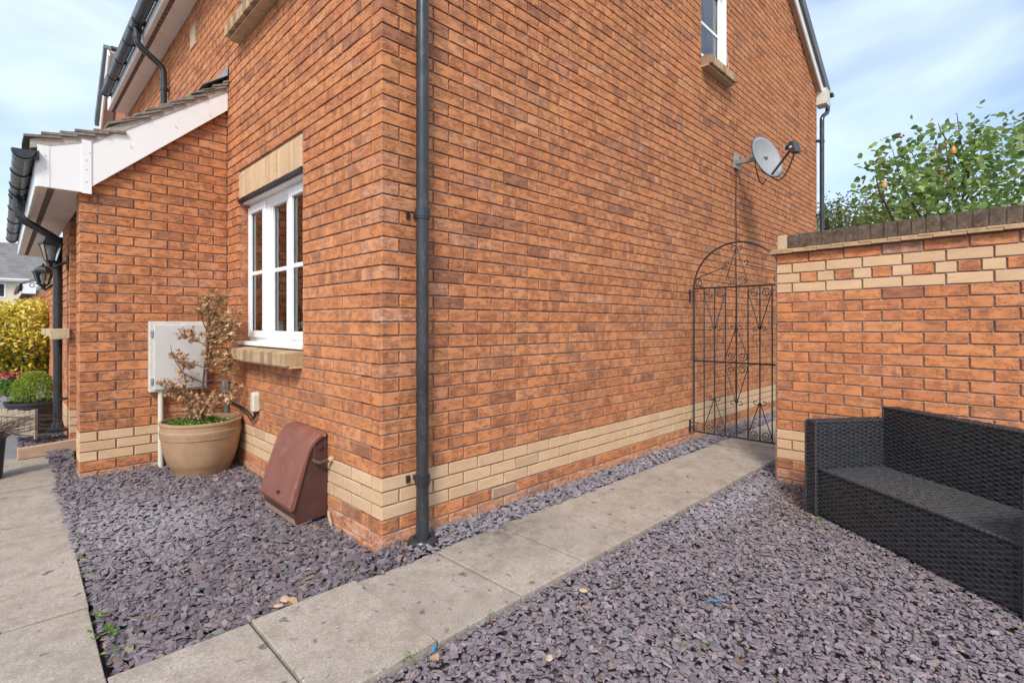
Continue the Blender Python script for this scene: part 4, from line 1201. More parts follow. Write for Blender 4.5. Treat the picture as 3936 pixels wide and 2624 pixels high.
cpts = [(-.026, 1.815, .535), (-.03, 1.835, .485), (-.03, 1.90, .468), (-.026, 2.0, .50), (-.024, 2.2, .535), (-.02, 2.52, .55)]
tag(MB().tube(cpts, .005, 7).build('wall_cable', 'cable', smooth=True), 'thinner lower cable looping below the beige cable cover', 'cable')
cn = empty('conduit', (-.03, 2.53, .02)); tag(cn, 'grey metal conduit in the corner behind the planter', 'conduit')
bx(-.04, -.012, 2.515, 2.555, .02, .62).build('channel', 'galvanised', cn, bevel=.003)
bx(-.062, -.005, 2.505, 2.575, .62, .735).build('junction_cap', 'galvanised', cn, bevel=.012)

# ------------------------------------------------------------------ planter with the dead maple
PC = (-.283, 2.245)
pot = empty('planter_pot', (PC[0], PC[1], .045)); tag(pot, 'tan barrel-shaped plastic planter holding a dead shrub', 'planter')
H0 = .045
m = MB(); m.lathe((PC[0], PC[1], H0), [(.18, 0), (.195, .004), (.203, .03), (.207, .035), (.215, .065), (.220, .07), (.236, .11), (.256, .18), (.269, .25), (.274, .290), (.280, .295), (.282, .325), (.284, .330), (.284, .352), (.278, .357), (.279, .395), (.285, .400), (.285, .416), (.278, .420), (.268, .420), (.264, .40), (.262, .34), (.25, .33)], 56)
m.build('body', 'pot_tan', pot, smooth=True)
m = MB(); m.lathe((PC[0], PC[1], H0+.37), [(.26, 0), (.2, .008), (.08, .012), (.0005, .012)], 40); m.build('soil', 'soil', pot)
r = np.random.default_rng(4); n = 900; a = r.uniform(0, 2*PI, n); q = .255*np.sqrt(r.random(n))
P = np.stack([PC[0]+q*np.cos(a), PC[1]+q*np.sin(a), H0+.382+r.uniform(0, .028, n)], 1)
P = P[(P[:, 0]+P[:, 1]*.2) < PC[0]+PC[1]*.2+.16]
tag(leaf_cloud('ground_cover', P, .022, 'weed_leaf', pot, .6, .5, seed=8), kind='stuff')
def cr(cx_, cy_, dd=0): return Vector(at(298.8+cx_*.3049, 657.3+cy_*.3049, 4.06+dd))
mp_ = empty('dead_maple', cr(533, 1010)); tag(mp_, 'dead brown-leaved shrub standing in the tan planter', 'shrub')
brs = [([(533,1012),(540,900),(545,800),(558,650),(572,520),(592,410),(610,310),(592,235),(570,150),(560,95)], .010, .003, 0),
 ([(545,725),(470,690),(400,650),(345,570),(312,490),(305,440)], .0055, .0015, -.08),
 ([(560,612),(500,592),(450,580),(370,545),(285,540)], .004, .0015, .06),
 ([(575,440),(520,420),(470,405),(400,360),(355,322)], .004, .0015, -.05),
 ([(535,880),(450,840),(380,790),(300,770),(235,745)], .005, .0015, -.10),
 ([(560,720),(640,700),(720,668),(760,600),(745,540)], .005, .0015, .05),
 ([(545,880),(650,852),(710,830),(770,790),(800,725)], .005, .0015, .10),
 ([(592,410),(680,350),(745,300),(800,200)], .006, .0015, .08),
 ([(610,310),(640,200),(690,85)], .005, .0015, .03), ([(600,360),(560,300),(530,200),(525,120)], .005, .0015, -.06)]
m = MB(); anchors = []
for pts, ra, rb_, dd in brs:
    n = len(pts); P = [cr(x_, y_, dd*i_/(n-1)) for i_, (x_, y_) in enumerate(pts)]
    m.tube(P, [ra + (rb_-ra)*i_/(n-1) for i_ in range(n)], 7); anchors.append(P)
m.build('trunk', 'dead_bark', mp_, smooth=True)
clus = [(560,110,48,60),(650,110,60,70),(690,85,30,22),(545,200,50,70),(620,200,70,110),(700,240,55,60),(790,200,35,34),(640,290,60,90),(730,320,60,90),(790,300,30,26),(600,370,40,50),(690,390,55,70),(620,440,45,50),(740,390,30,26),
 (400,365,35,30),(450,350,35,30),(480,400,30,20),(340,525,38,30),(400,580,40,34),(460,600,40,26),(380,625,40,20),(430,690,40,22),(480,700,25,10),
 (690,560,60,70),(640,560,45,36),(750,540,40,44),(770,610,35,34),(720,640,40,30),(560,500,30,18),(600,620,25,10),(590,560,30,18),
 (300,760,50,46),(360,770,55,56),(390,830,50,50),(460,870,40,40),(250,740,30,16),(300,810,30,18),(450,950,45,46),(530,860,50,36),(560,930,50,44),(600,850,40,26),(660,850,35,16),(700,850,35,22),(760,800,30,22),(800,740,24,20),(590,960,35,22),(515,945,40,30)]
LP = []; r = np.random.default_rng(12)
for (x_, y_, rr, n) in clus:
    n = max(6, int(n*.78))
    c0 = np.array(cr(x_, y_)); rad = rr*.3049*_S/1966*4.06
    LP.append(c0 + r.normal(size=(n, 3))*np.array([rad, rad, rad])*.55)
    m = MB()
LP = np.concatenate(LP)
LP[:, 0] = np.minimum(LP[:, 0], -.02 - .04*r.random(len(LP))); LP[:, 1] = np.minimum(LP[:, 1], PY-.03)
tag(leaf_cloud('dry_leaves', LP, .047, 'dry_leaf', mp_, .1, .5, 'lobed', droop=.1, seed=5), kind='stuff')
tw = MB()
for q in LP[::5]:
    best = min((min(P, key=lambda a_: (a_-Vector(q)).length) for P in anchors), key=lambda a_: (a_-Vector(q)).length)
    if (best-Vector(q)).length < .2: tw.tube([best, Vector(q)], .0012, 4)
tag(tw.build('twigs', 'dead_bark', mp_), kind='stuff')

# ------------------------------------------------------------------ porch lanterns
def lantern(name, c, sides, h, rad, label, wall_pt, scroll):
    t = empty(name, c); tag(t, label, 'lantern', 'porch lanterns'); rot = PI/sides + .2
    cx_, cy_, cz = c
    m = MB(); m.lathe(c, [(rad*1.25, h*.62), (rad*1.28, h*.65), (rad*1.0, h*.72), (rad*.75, h*.82), (rad*.35, h*.88), (rad*.12, h*.89)], sides, rot); m.build('roof', 'black_iron', t)
    m = MB(); m.lathe(c, [(rad*.12, h*.88), (rad*.2, h*.92), (rad*.09, h*.94), (rad*.12, h*.96), (rad*.01, h)], 10); m.build('finial', 'black_iron', t, smooth=True)
    m = MB(); m.lathe(c, [(rad*.12, 0), (rad*.3, h*.05), (rad*.2, h*.08), (rad*.55, h*.16), (rad*.62, h*.19)], sides, rot); m.build('base', 'black_iron', t)
    for k in range(sides):
        a = rot + 2*PI*k/sides; a2 = rot + 2*PI*(k+1)/sides
        p0 = (cx_+rad*.60*math.cos(a), cy_+rad*.60*math.sin(a), cz+h*.18); p1 = (cx_+rad*1.08*math.cos(a), cy_+rad*1.08*math.sin(a), cz+h*.63)
        MB().tube([p0, p1], .005, 5).build('post', 'black_iron', t)
        q0 = (cx_+rad*.60*math.cos(a2), cy_+rad*.60*math.sin(a2), cz+h*.18); q1 = (cx_+rad*1.08*math.cos(a2), cy_+rad*1.08*math.sin(a2), cz+h*.63)
        m = MB(); m.add([p0, q0, q1, p1], [(0, 1, 2, 3)]); m.build('pane', 'glass', t)
    m = MB(); m.lathe((cx_, cy_, cz+h*.19), [(.018, 0), (.018, .04), (.026, .055), (.03, .085), (.02, .11), (.004, .118)], 14); m.build('bulb', 'bulb_white', t, smooth=True)
    w_ = Vector(wall_pt)
    m = MB(); m.box(w_.x-.018, w_.x, w_.y-.03, w_.y+.03, w_.z-.07, w_.z+.07); m.build('back_plate', 'black_iron', t, bevel=.006)
    m = MB(); m.tube([w_+Vector((-.015, 0, .01)), w_+Vector((-.05, 0, -.005)), Vector((cx_+.01, cy_, cz-.012)), Vector((cx_, cy_, cz+.01))], [.022, .014, .010, .010], 10); m.build('arm', 'black_iron', t, smooth=True)
    if scroll:
        pts = [Vector((cx_-.01, cy_, cz+.03)), Vector((cx_-.05, cy_, cz+.055)), Vector((cx_-.085, cy_, cz+.065))] + [Vector((cx_-.085-.028*math.sin(a)*(1-a/9), cy_, cz+.037+.028*math.cos(a)*(1-a/9))) for a in np.linspace(.2, 6, 14)]
        MB().tube(pts, .004, 6).build('scroll', 'black_iron', t)
lantern('wall_lantern', (-1.085, 4.05, 1.750), 4, .335, .084, 'black four-sided lantern with domed top on the porch pier', (PX2-.001, 4.05, 1.80), False)
lantern('wall_lantern', (-1.085, 5.22, 1.60), 6, .29, .080, 'black six-sided hanging lantern with a scroll beyond the downpipe', (PX2-.001, 5.22, 1.66), True)

# ------------------------------------------------------------------ pots, fence and plants by the porch
bp = at(80, 980, 5.35); bp[2] = .09
k = empty('black_pot', bp); tag(k, 'large black plastic pot behind the little wooden fence', 'pot')
rr_ = .225
MB().lathe(bp, [(rr_*.72, 0), (rr_*.78, .02), (rr_*.95, .24), (rr_*1.0, .26), (rr_*1.0, .30), (rr_*1.06, .305), (rr_*1.06, .33), (rr_*.98, .33), (rr_*.95, .29)], 36).build('body', 'pot_black', k, smooth=True)
MB().lathe((bp[0], bp[1], bp[2]+.28), [(rr_*.95, 0), (.001, .01)], 20).build('soil', 'soil', k)
r = np.random.default_rng(6); cf = empty('dwarf_conifer', (bp[0], bp[1], bp[2]+.29)); tag(cf, 'bright green dwarf conifer growing in the large black pot', 'conifer')
n = 5200; t = r.random(n)**.8; hgt = .02+.30*t; ang = r.uniform(0, 2*PI, n); rad = .19*np.sqrt(np.clip(1-(t*.94)**1.7, 0, 1))*(.72+.32*r.random(n))*(1+.14*np.sin(ang*5+t*7))
P = np.stack([bp[0]+rad*np.cos(ang), bp[1]+rad*np.sin(ang), bp[2]+.30+hgt], 1)
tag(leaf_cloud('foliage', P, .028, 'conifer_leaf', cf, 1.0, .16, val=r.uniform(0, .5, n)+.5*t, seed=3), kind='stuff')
MB().tube([(bp[0], bp[1], bp[2]+.28), (bp[0], bp[1], bp[2]+.55)], [.012, .003], 6).build('trunk', 'bark', cf)

fl, fr2 = at(-6, 1003, 4.72), at(85, 985, 4.62)
fz0, fz1 = .215, .44
fn = empty('mini_fence', (float(fl[0]), float(fl[1]), .17)); tag(fn, 'little weathered wooden picket fence in front of the black pot', 'fence')
dv = Vector((fr2[0]-fl[0], fr2[1]-fl[1], 0)); Ln = dv.length; dv.normalize(); nv = Vector((-dv.y, dv.x, 0))
if nv.dot(Vector((float(CAM[0]-fl[0]), float(CAM[1]-fl[1]), 0))) < 0: nv = -nv
npk = 7
for i in range(npk):
    a, b_ = Ln*i/npk+.002, Ln*(i+1)/npk-.003; c_ = (a+b_)/2; jt = rs.uniform(-.006, .006)
    poly = [(a, fz0), (b_, fz0), (b_, fz1-.012+jt), (b_-.006, fz1-.003+jt), (c_, fz1+jt), (a+.006, fz1-.003+jt), (a, fz1-.012+jt)]
    m = MB(); vs_ = []
    for q in (0, .011): vs_ += [tuple(Vector((float(fl[0]), float(fl[1]), 0)) + dv*s_ + nv*q + Vector((0, 0, z_))) for s_, z_ in poly]
    nn_ = len(poly); m.add(vs_, [tuple(range(nn_)), tuple(range(2*nn_-1, nn_-1, -1))] + [(j, j+nn_, (j+1) % nn_+nn_, (j+1) % nn_) for j in range(nn_)])
    m.build('picket', 'old_wood', fn, bevel=.002)
for z_ in (fz0+.018, fz1-.05):
    c_ = Vector((float(fl[0]), float(fl[1]), z_)) + dv*(Ln/2) + nv*.019
    obb(c_, dv, nv, Vector((0, 0, 1)), Ln/2-.006, .007, .012).build('rail', 'old_wood', fn, bevel=.002)
obb(Vector((float(fl[0]), float(fl[1]), (fz0+fz1)/2-.01)) + dv*(Ln+.004) + nv*.012, dv, nv, Vector((0, 0, 1)), .007, .012, (fz1-fz0)/2+.022).build('post', 'old_wood', fn, bevel=.002)

b2 = at(-30, 1000, 3.9); b2[2] = .03
k = empty('black_pot', b2); tag(k, 'tall black pot at the left picture edge with dry grass', 'pot')
MB().lathe(b2, [(.075, 0), (.085, .02), (.105, .30), (.112, .31), (.112, .34), (.103, .34), (.10, .31)], 28).build('body', 'pot_black', k, smooth=True)
MB().lathe((b2[0], b2[1], b2[2]+.30), [(.10, 0), (.001, .01)], 16).build('soil', 'soil', k)
dg = empty('dry_grass', (float(b2[0]), float(b2[1]), float(b2[2])+.3)); tag(dg, 'arching dry brown grass spilling from the tall black pot', 'grass')
m = MB(); r = np.random.default_rng(2)
for i in range(75):
    a = r.uniform(-2.2, .6); ln = r.uniform(.22, .50); z_h = r.uniform(.05, .22); p0 = Vector((b2[0]+r.uniform(-.06, .06), b2[1]+r.uniform(-.06, .06), b2[2]+.30))
    d2 = Vector((math.cos(a), math.sin(a)*.8, 0)) ; d2 = (d2 + Vector((.5, -.1, 0))).normalized()
    m.tube([p0 + d2*ln*t + Vector((0, 0, z_h*4*t*(1-t*.72)*.6)) for t in np.linspace(0, 1, 7)], [.0022*(1-.7*t) for t in np.linspace(0, 1, 7)], 4)
tag(m.build('blades', 'bark', dg), kind='stuff')

# golden euonymus: branches and a rounded crown of variegated leaves
bc = at(52, 765, 7.0); bush = empty('golden_shrub', (float(bc[0]), float(bc[1]), .02)); tag(bush, 'clipped golden variegated shrub behind the porch downpipe', 'shrub')
r = np.random.default_rng(14); n = 9000
u = r.normal(size=(n, 3)); u /= np.linalg.norm(u, axis=1)[:, None]
sh = 1 + .06*np.sin(u[:, 0]*7) + .05*np.sin(u[:, 1]*9+1) + .05*np.sin(u[:, 2]*8+2)
rad = (.74 + .28*r.random(n)**.5)*sh
P = np.stack([bc[0]+u[:, 0]*.46*rad, bc[1]+u[:, 1]*.62*rad, 1.03+u[:, 2]*.50*rad], 1)
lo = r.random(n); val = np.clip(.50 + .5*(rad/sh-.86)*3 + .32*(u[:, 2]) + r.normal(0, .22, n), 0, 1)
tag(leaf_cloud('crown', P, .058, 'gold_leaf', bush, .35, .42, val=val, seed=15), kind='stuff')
m = MB()
for i in range(9):
    a = i*.7; m.tube([(bc[0]+.04*math.cos(a), bc[1]+.05*math.sin(a), .02), (bc[0]+.13*math.cos(a), bc[1]+.18*math.sin(a), .5), (bc[0]+.28*math.cos(a), bc[1]+.4*math.sin(a), 1.1)], [.018, .013, .005], 6)
m.build('trunk', 'bark', bush)
r = np.random.default_rng(16)
for i, (dx_, dy_) in enumerate(((18, 862), (40, 861))):
    c_ = at(dx_, dy_, 5.9); fl_ = empty('pink_flower', (float(c_[0]), float(c_[1]), .02)); tag(fl_, ['pink bedding flower cluster at the picture edge below the golden shrub', 'small pink flower just left of the dwarf conifer'][i], 'flower', 'pink bedding flowers')
    n = (90, 36)[i]; P = np.array(c_) + r.normal(size=(n, 3))*np.array([.05, .05, .018])*(1, .6)[i]
    leaf_cloud('petals', P, .03, 'pink_flower', fl_, .5, .7, seed=20+i)
    P = np.array(c_) - [0, 0, .12] + r.normal(size=(160, 3))*np.array([.07, .07, .07]); leaf_cloud('leaves', P, .05, 'weed_leaf', fl_, .5, .5, seed=30+i)
    MB().tube([(c_[0], c_[1], .02), (c_[0], c_[1], c_[2])], .004, 5).build('stem', 'bark', fl_)

# ------------------------------------------------------------------ trees beyond the garden wall
def px_cloud(spots, depth, spread, seed):
    r = np.random.default_rng(seed); out_ = []
    for (x_, y_, rr, n) in spots:
        c0 = np.array(at(x_, y_, depth)); rad = rr*_S/1966*depth
        g_ = r.normal(size=(n, 3))*.50*rad; out_.append(c0 + g_ + r.normal(size=(n, 1))*spread*_F)
    return np.concatenate(out_)
TD = 5.1
tb = at(2190, 520, TD); pt = empty('pear_tree', (float(tb[0]), float(tb[1]), 0)); tag(pt, 'leafy fruit tree with yellow pears rising above the garden wall', 'tree')
top_ = lambda x_, y_, d=0: Vector(at(x_, y_, TD+d))
base_ = Vector((float(tb[0]), float(tb[1]), 0))
limbs = [([base_, base_+Vector((0, 0, .8)), top_(2190, 560)], .06, .035),
 ([top_(2190, 560), top_(2205, 480), top_(2225, 400), top_(2205, 320), top_(2198, 262)], .013, .003), ([top_(2190, 560), top_(2150, 470), top_(2115, 400, -.1), top_(2090, 340)], .013, .003),
 ([top_(2190, 560), top_(2120, 510, .2), top_(2070, 420, .2), top_(2050, 345, .2)], .013, .003), ([top_(2190, 560), top_(2060, 520, -.2), top_(2020, 440, -.3), top_(2010, 400, -.3)], .02, .003),
 ([top_(2205, 480), top_(2270, 380, .1), top_(2280, 300, .1)], .012, .002), ([top_(2190, 560), top_(2280, 480, .1), top_(2340, 400, .2), top_(2420, 330, .2)], .013, .004), ([top_(2205, 480), top_(2180, 380), top_(2165, 290)], .01, .002), ([top_(2225, 400), top_(2160, 300, .1), top_(2155, 282, .1)], .008, .002)]
m = MB()
for P, ra, rb_ in limbs: m.tube(P, [ra+(rb_-ra)*i/(len(P)-1) for i in range(len(P))], 8)
m.build('trunk', 'bark', pt, smooth=True)
spots = [(2000,470,26,26),(2020,420,28,34),(2040,455,32,50),(2035,350,22,18),(2050,320,18,12),(2060,375,34,44),(2085,345,26,32),(2075,410,30,44),(2090,470,36,60),(2010,500,28,34),(2060,500,36,56),(2120,400,22,20),(2105,440,28,36),
 (2120,490,36,60),(2150,500,36,56),(2180,500,36,56),(2215,495,34,50),(2250,480,34,50),(2290,470,36,56),(2330,460,36,56),(2370,470,40,56),(2140,430,26,26),(2165,400,26,34),(2185,360,34,58),(2215,380,36,66),(2200,310,26,30),(2225,330,32,50),(2190,430,34,54),(2230,430,36,60),
 (2250,350,34,56),(2275,380,36,56),(2300,350,26,34),(2310,400,34,44),(2330,430,30,36),(2205,275,12,7),(2240,300,14,9),(2160,295,14,9),(2285,285,12,6),(2300,318,14,7),(2350,285,16,16),(2375,270,20,22),(2390,330,30,36),(2420,400,40,60),(2440,300,30,40)]
P = px_cloud([(a_, b_, c_, int(d_*1.7)) for a_, b_, c_, d_ in spots], TD, .28, 41)
low = np.random.default_rng(43); n = 1500
Q = np.array([tb[0], tb[1], 1.45]) + low.normal(size=(n, 3))*np.array([.55, .65, .28])
P = np.concatenate([P, Q]); P = P[(P[:, 0] > 3.3) & (P[:, 1] < -1.08)]
tag(leaf_cloud('crown', P, .068, 'pear_leaf', pt, .1, .58, droop=.15, seed=42), kind='stuff')
for (x_, y_) in ((2031, 424), (2190, 345)):
    c_ = at(x_, y_, TD-.25); MB().lathe(tuple(c_), [(.003, -.042), (.021, -.035), (.027, -.017), (.024, .004), (.014, .022), (.010, .034), (.003, .042)], 16).build('pear', 'pear_skin', pt, smooth=True)
r = np.random.default_rng(44)
for (x_, y_, n) in ((2072, 310, 5), (2160, 402, 5), (2183, 418, 3), (2182, 455, 3), (2335, 312, 4)):
    for i in range(n):
        c_ = at(x_+r.uniform(-9, 9), y_+r.uniform(-6, 6), TD-.15); MB().lathe(tuple(c_), [(.002, -.011), (.008, -.007), (.011, 0), (.008, .007), (.002, .011)], 10).build('crab_apple', 'berry', pt, smooth=True)

bd = 13.0
bb = at(1935, 560, bd); bt_ = empty('birch_tree', (float(bb[0]), float(bb[1]), 0)); tag(bt_, 'distant fine-leaved tree showing between far downpipe and pear tree', 'tree')
bpnt = Vector((float(bb[0]), float(bb[1]), 0)); bq = lambda x_, y_: Vector(at(x_, y_, bd))
m = MB()
for P in ([bpnt, bq(1935, 600), bq(1930, 520), bq(1925, 460)], [bq(1935, 600), bq(1970, 530), bq(2010, 460)], [bq(1935, 600), bq(1900, 530), bq(1893, 470)], [bq(1935, 600), bq(2050, 520), bq(2130, 430)], [bq(2050, 520), bq(2150, 420), bq(2160, 330)]):
    m.tube(P, [.09*(1-i/len(P))+.012 for i in range(len(P))], 7)
m.build('trunk', 'bark', bt_, smooth=True)
spots = [(1905,470,22,130),(1925,490,30,330),(1955,480,26,190),(1910,520,34,600),(1945,520,34,520),(1985,500,26,200),(1980,535,40,420),(1895,500,26,300),(2000,455,20,60),(1870,520,40,400),(2110,440,40,200),(2130,420,30,120),(2150,390,26,70),(2170,350,14,26),(2160,330,12,16),(2100,490,50,500),(2180,450,50,260),(2250,440,50,260),(2330,360,14,20),(2340,400,30,80),(2040,520,50,400),(2200,520,60,500)]
tag(leaf_cloud('crown', px_cloud(spots, bd, .5, 51), .075, 'birch_leaf', bt_, .0, .5, seed=52), kind='stuff')

# ------------------------------------------------------------------ houses down the street

# attached neighbour beyond the end of the main eaves: street-facing gable verge
def onx(dx_, dy_, X):
    rr = _F + _R*(dx_*_S-1968)/1966 + _U*(1246-dy_*_S)/1966; q = CAM + rr*(X-CAM[0])/rr[0]; return Vector((X, float(q[1]), float(q[2])))
ng = empty('neighbour_gable', (-.1, 9.0, 0)); tag(ng, 'grey verge and white bargeboard of the next house behind the main gutter', 'house')
lo_, hi_ = onx(222, 281, -.20), onx(237, 138, -.20)
dv_ = (hi_-lo_).normalized(); nv_ = Vector((0, -dv_.z, dv_.y)); nv_ = nv_ if nv_.z < 0 else -nv_
hi2 = hi_ + dv_*.25
def gstrip(name, mat, o0, o1, x0, x1, a, b_):
    m = MB(); P = [a+nv_*o0, b_+nv_*o0, b_+nv_*o1, a+nv_*o1]
    m.add([(x, p_.y, p_.z) for x in (x0, x1) for p_ in P], [(0,1,2,3),(7,6,5,4),(0,4,5,1),(1,5,6,2),(2,6,7,3),(3,7,4,0)]); return m.build(name, mat, ng, bevel=.005)
nst = 5
for i in range(nst):
    a = lo_.lerp(hi2, i/nst); b_ = lo_.lerp(hi2, (i+1.06)/nst); gstrip('verge_cap', 'tile_grey', 0, .14, -.235+.004*i, -.12, a, b_)
gstrip('bargeboard', 'white_pvc', .135, .34, -.18, -.155, lo_-dv_*.05, hi2)
gstrip('soffit', 'soffit_board', .15, .17, -.154, .1, lo_-dv_*.05, hi2)
m = MB(); m.prism([(lo_.y+.05, 0), (lo_.y+.05, lo_.z-.1), (hi2.y, hi2.z-.15), (hi2.y-1.2, hi2.z-1.4), (hi2.y-1.2, 0)], 'x', .0, 5.0)
m.build('wall', 'red_brick_far', ng)
m = MB(); m.prism([(lo_.y, lo_.z), (hi2.y, hi2.z), (hi2.y, hi2.z+.03), (lo_.y, lo_.z+.03)], 'x', -.12, 4.0); m.build('roof', 'tile_grey', ng)

nb = empty('neighbour_porch', (-.68, 20.2, 0)); tag(nb, 'distant brick lean-to with white bargeboard behind the golden shrub', 'house')
ny = 20.2
m = MB(); m.prism([(-.68, 0), (.82, 0), (.82, 3.4), (-.68, 2.25)], 'y', ny, ny+6); m.build('wall', 'mortar', nb)
items = []
for k in range(14, 42):
    z = ZB + k*CH
    for (a, b_) in intervals(-.68, .72, .225 if k % 2 else .1125):
        if z < 2.1 + (a+.68)*.75: items.append(('w', 'red', (a, ny-.006, z), 'y', b_-a, .02, BH, 0.0))
o = set_bricks(items, {}, None, 'brickwork', 0, nb); o.location = -Vector(nb.location)
m = MB(); m.prism([(.72, 3.55), (.72, 3.30), (-.61, 2.42), (-.61, 2.20), (-.92, 2.20), (-.92, 2.50), (-.61, 2.62)], 'y', ny-.06, ny-.02); m.build('bargeboard', 'white_pvc', nb)
m = MB(); m.prism([(.72, 3.56), (-.61, 2.63), (-.98, 2.505), (-.98, 2.56), (-.61, 2.70), (.72, 3.66)], 'y', ny-.08, ny+6); m.build('roof', 'tile_moss', nb)
bx(-.93, -.63, ny, ny+6, 2.20, 2.22).build('soffit', 'vent_brown', nb)
g = MB()
for i in range(6): gutter_bracket(g, ny-.05+i*.9, -1.0, 2.44, .06, .06)
half_gutter(g, 'y', ny-.1, ny+6, -1.0, 2.44, .058); g.build('gutter', 'black_pipe', nb)

yh = empty('cream_house', (-6.0, 54.0, 0)); tag(yh, 'far cream rendered house with grey tiled roof', 'house')
hy = 54.0; hx0, hx1 = -14.0, 4.5; hz0, hz1 = 4.75, 7.95
bx(hx0, hx1, hy, hy+7, 0, hz0+.1).build('wall', 'render_cream', yh)
m = MB(); nrow = 16
for i in range(nrow):
    t0, t1 = i/nrow, (i+1.12)/nrow
    y_a, y_b = hy-.4 + 3.9*t0, hy-.4 + 3.9*min(t1, 1); z_a, z_b = hz0+.05+(hz1-hz0)*t0, hz0+.05+(hz1-hz0)*min(t1, 1)
    m.hexa([(hx0-.2,y_a,z_a),(hx1+.2,y_a,z_a),(hx1+.2,y_b,z_b-.04),(hx0-.2,y_b,z_b-.04),(hx0-.2,y_a,z_a+.06),(hx1+.2,y_a,z_a+.06),(hx1+.2,y_b,z_b+.02),(hx0-.2,y_b,z_b+.02)])
m.build('roof', 'far_tile', yh)
bx(hx0-.2, hx1+.2, hy-.42, hy-.38, hz0-.18, hz0+.06).build('fascia', 'white_pvc', yh)
bx(hx0-.2, hx1+.2, hy-.52, hy-.43, hz0-.05, hz0+.05).build('gutter', 'white_pvc', yh)
for (wx0, wx1, wz0, wz1) in ((-2.4, -1.13, 3.3, 4.45), (1.6, 2.9, 3.3, 4.45), (-2.4, -1.13, .9, 2.1)):
    wf = empty('window', (0, 0, 0)); wf.parent = yh; wf.location = -Vector(yh.location)
    bx(wx0, wx1, hy-.03, hy+.02, wz0, wz1).build('frame', 'frame_white', wf)
    for a, b_ in ((wx0+.09, (wx0+wx1)/2-.04), ((wx0+wx1)/2+.04, wx1-.09)): bx(a, b_, hy-.034, hy-.0305, wz0+.09, wz1-.09).build('pane', 'dark_room', wf)

# ------------------------------------------------------------------ weeds, fallen leaves, litter
def weed(loc, n, size, spread, label, seed):
    r = np.random.default_rng(seed); o = empty('weed', loc); tag(o, label, 'weed', 'weeds along the paving')
    size *= .75; n = int(n*.8)
    P = np.array(loc) + np.concatenate([r.normal(size=(n, 2))*spread, r.uniform(.005, .03, (n, 1))], 1)
    leaf_cloud('leaves', P, size, 'weed_leaf', o, .6, .4, seed=seed); return o
def gp(dx_, dy_, z=.02):
    rr = _F + _R*(dx_*_S-1968)/1966 + _U*(1246-dy_*_S)/1966; q = CAM + rr*(z-CAM[2])/rr[2]; return (float(q[0]), float(q[1]), z)
wl_ = [((233,1460),34,.030,.022,'broad green weed near the bottom of the front path edge'),((180,1290),16,.022,.012,'small weed midway along the front path edge'),((170,1240),12,.018,.012,'tiny weed at the upper part of the front path edge'),
 ((220,1420),18,.024,.014,'weed just above the broad one by the front path'),((166,1218),10,.016,.014,'tuft at the far part of the front path edge'),((188,1325),18,.02,.016,'weed at the slab joint of the front path'),
 ((1125,1408),26,.012,.010,'moss tuft under the side path edge near the middle slab'),((937,1508),46,.012,.014,'bright moss clump under the nearest side path slab'),((1435,1247),20,.014,.02,'weed at the side path edge midway'),((1265,1345),14,.014,.014,'wispy weed at the side path edge before the midway one'),
 ((1548,1188),26,.012,.030,'mossy patch on the far edge of the side path'),((1876,1187),22,.018,.012,'small green weed at the foot of the sofa arm'),((1560,1475),12,.018,.012,'lone weed growing in the yard slate'),((1610,1480),10,.016,.010,'second lone weed in the yard slate'),((275,1500),14,.022,.02,'weed in the nearest corner of the front slate bed')]
for i, (d2, n, s_, sp, lb) in enumerate(wl_): weed(gp(d2[0]+(8 if d2[0] < 400 else 4), d2[1]+(0 if d2[0] < 400 else 12)), n, s_, sp, lb, 70+i)
def fallen(loc, size, seed, label, mat='dry_leaf'):
    r = np.random.default_rng(seed); o = leaf_cloud('fallen_leaf', np.array([loc]), size*.8, mat, None, .0, .55, 'lobed' if 'maple' in label else 'oval', val=np.array([r.uniform(.3, .75)]), seed=seed)
    return tag(o, label, 'leaf', 'fallen leaves')
fl2 = [((1157,1163),.07,'curled tan leaf on the gravel strip under the air brick'),((1160,1190),.03,'small leaf on the strip just below the tan leaf'),((1685,1493),.07,'pale maple leaf lying in the yard slate'),((1400,1490),.05,'tan leaf in the yard slate left of the maple leaf'),((1215,1335),.045,'pale leaf by the side path edge'),((1008,1515),.06,'tan leaf near the bottom of the side path'),((660,1375),.06,'orange leaf scrap in the front slate bed'),((930,1190),.04,'dry leaf by the gas meter box'),((560,1095),.05,'dry leaf by the planter foot'),((730,1215),.05,'dead leaf under the gas meter box'),((1630,1160),.04,'dry leaf beyond the far slab edge'),((2170,1265),.05,'curled leaf under the sofa front')]
for i, (d2, s_, lb) in enumerate(fl2): fallen(gp(*d2, z=.035), s_, 90+i, lb)
r = np.random.default_rng(77)
stn = []
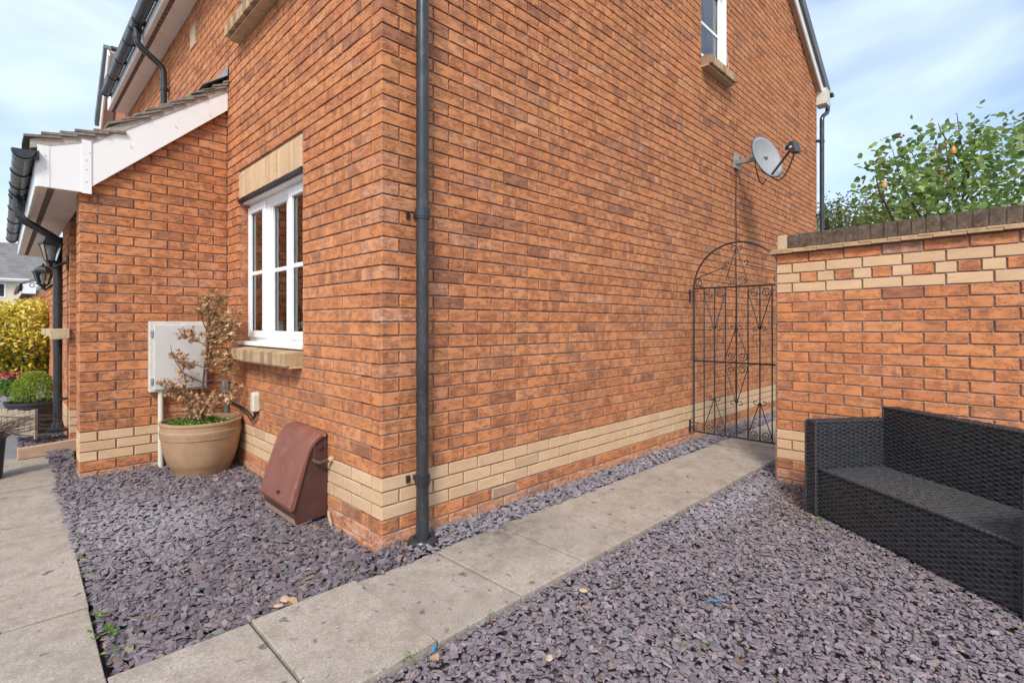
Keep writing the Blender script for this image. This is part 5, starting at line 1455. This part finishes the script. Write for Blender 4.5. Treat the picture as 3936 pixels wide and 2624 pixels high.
def pebble(loc, s_, mat, label, i):
    rr = np.random.default_rng(300+i); m = MB(); pts = []
    prof = [(.01, -.5), (.75, -.35), (1, 0), (.8, .3), (.05, .42)]
    m.lathe((0, 0, 0), [(a*s_, b_*s_*.7) for a, b_ in prof], 8, rr.random(), 1.0, .7)
    o = m.build('stone', mat, None, smooth=False); o.location = loc; o.rotation_euler = (rr.uniform(-.2, .2), rr.uniform(-.2, .2), rr.random()*6); return tag(o, label, 'stone', 'odd stones in the slate')
for i, (d2, s_, mt, lb) in enumerate([((655,1375),.028,'kerb_tile','larger orange brick fragment by the front bed edge'),((640,1390),.022,'kerb_tile','smaller brick fragment beside the larger one'),((235,1105),.040,'verge_mortar','brown rounded stone near the lean-to corner'),((1340,1355),.022,'creasing_tile','buff pebble in the yard near the path'),((1262,1510),.02,'creasing_tile','cream pebble near the bottom of the yard'),((590,1115),.018,'label_white','white pebble beside the gas meter box')]):
    pebble(gp(*d2, z=.03), s_, mt, lb, i)
q = Vector(gp(1648, 1378, .035)); tag(MB().tube([q+Vector((-.03, .03, 0)), q, q+Vector((.012, -.02, .004)), q+Vector((.03, -.012, .01))], .003, 5).build('plastic_strip', 'blue_litter'), 'turquoise plastic strip lying in the yard slate', 'litter')
q = Vector(gp(992, 1498, .03)); tag(MB().tube([q, q+Vector((.015, .01, .006)), q+Vector((.028, .01, 0))], [.002, .008, .003], 5).build('plastic_scrap', 'blue_litter'), 'blue plastic scrap by the nearest path slab', 'litter')
# pale roots and torn mortar by the gas pipe
q = Vector((-.012, .60, .09))
m = MB()
for i in range(3): m.tube([q+Vector((-.0, -.01*i, 0)), q+Vector((-.015, -.03-.012*i, -.015)), q+Vector((-.012, -.05-.01*i, -.05)), q+Vector((-.014, -.055-.015*i, -.085))], .0022, 5)
tag(m.build('dry_root', 'creasing_tile'), 'pale dry roots hanging below the gas meter box corner', 'root')
# far washing line like wire across the gable window
tag(MB().tube([(4.14, -.02, 5.0), (4.28, -.03, 4.45), (4.44, -.035, 3.93)], .0028, 5).build('window_wire', 'label_white'), 'thin white wire hanging across the gable window', 'wire')
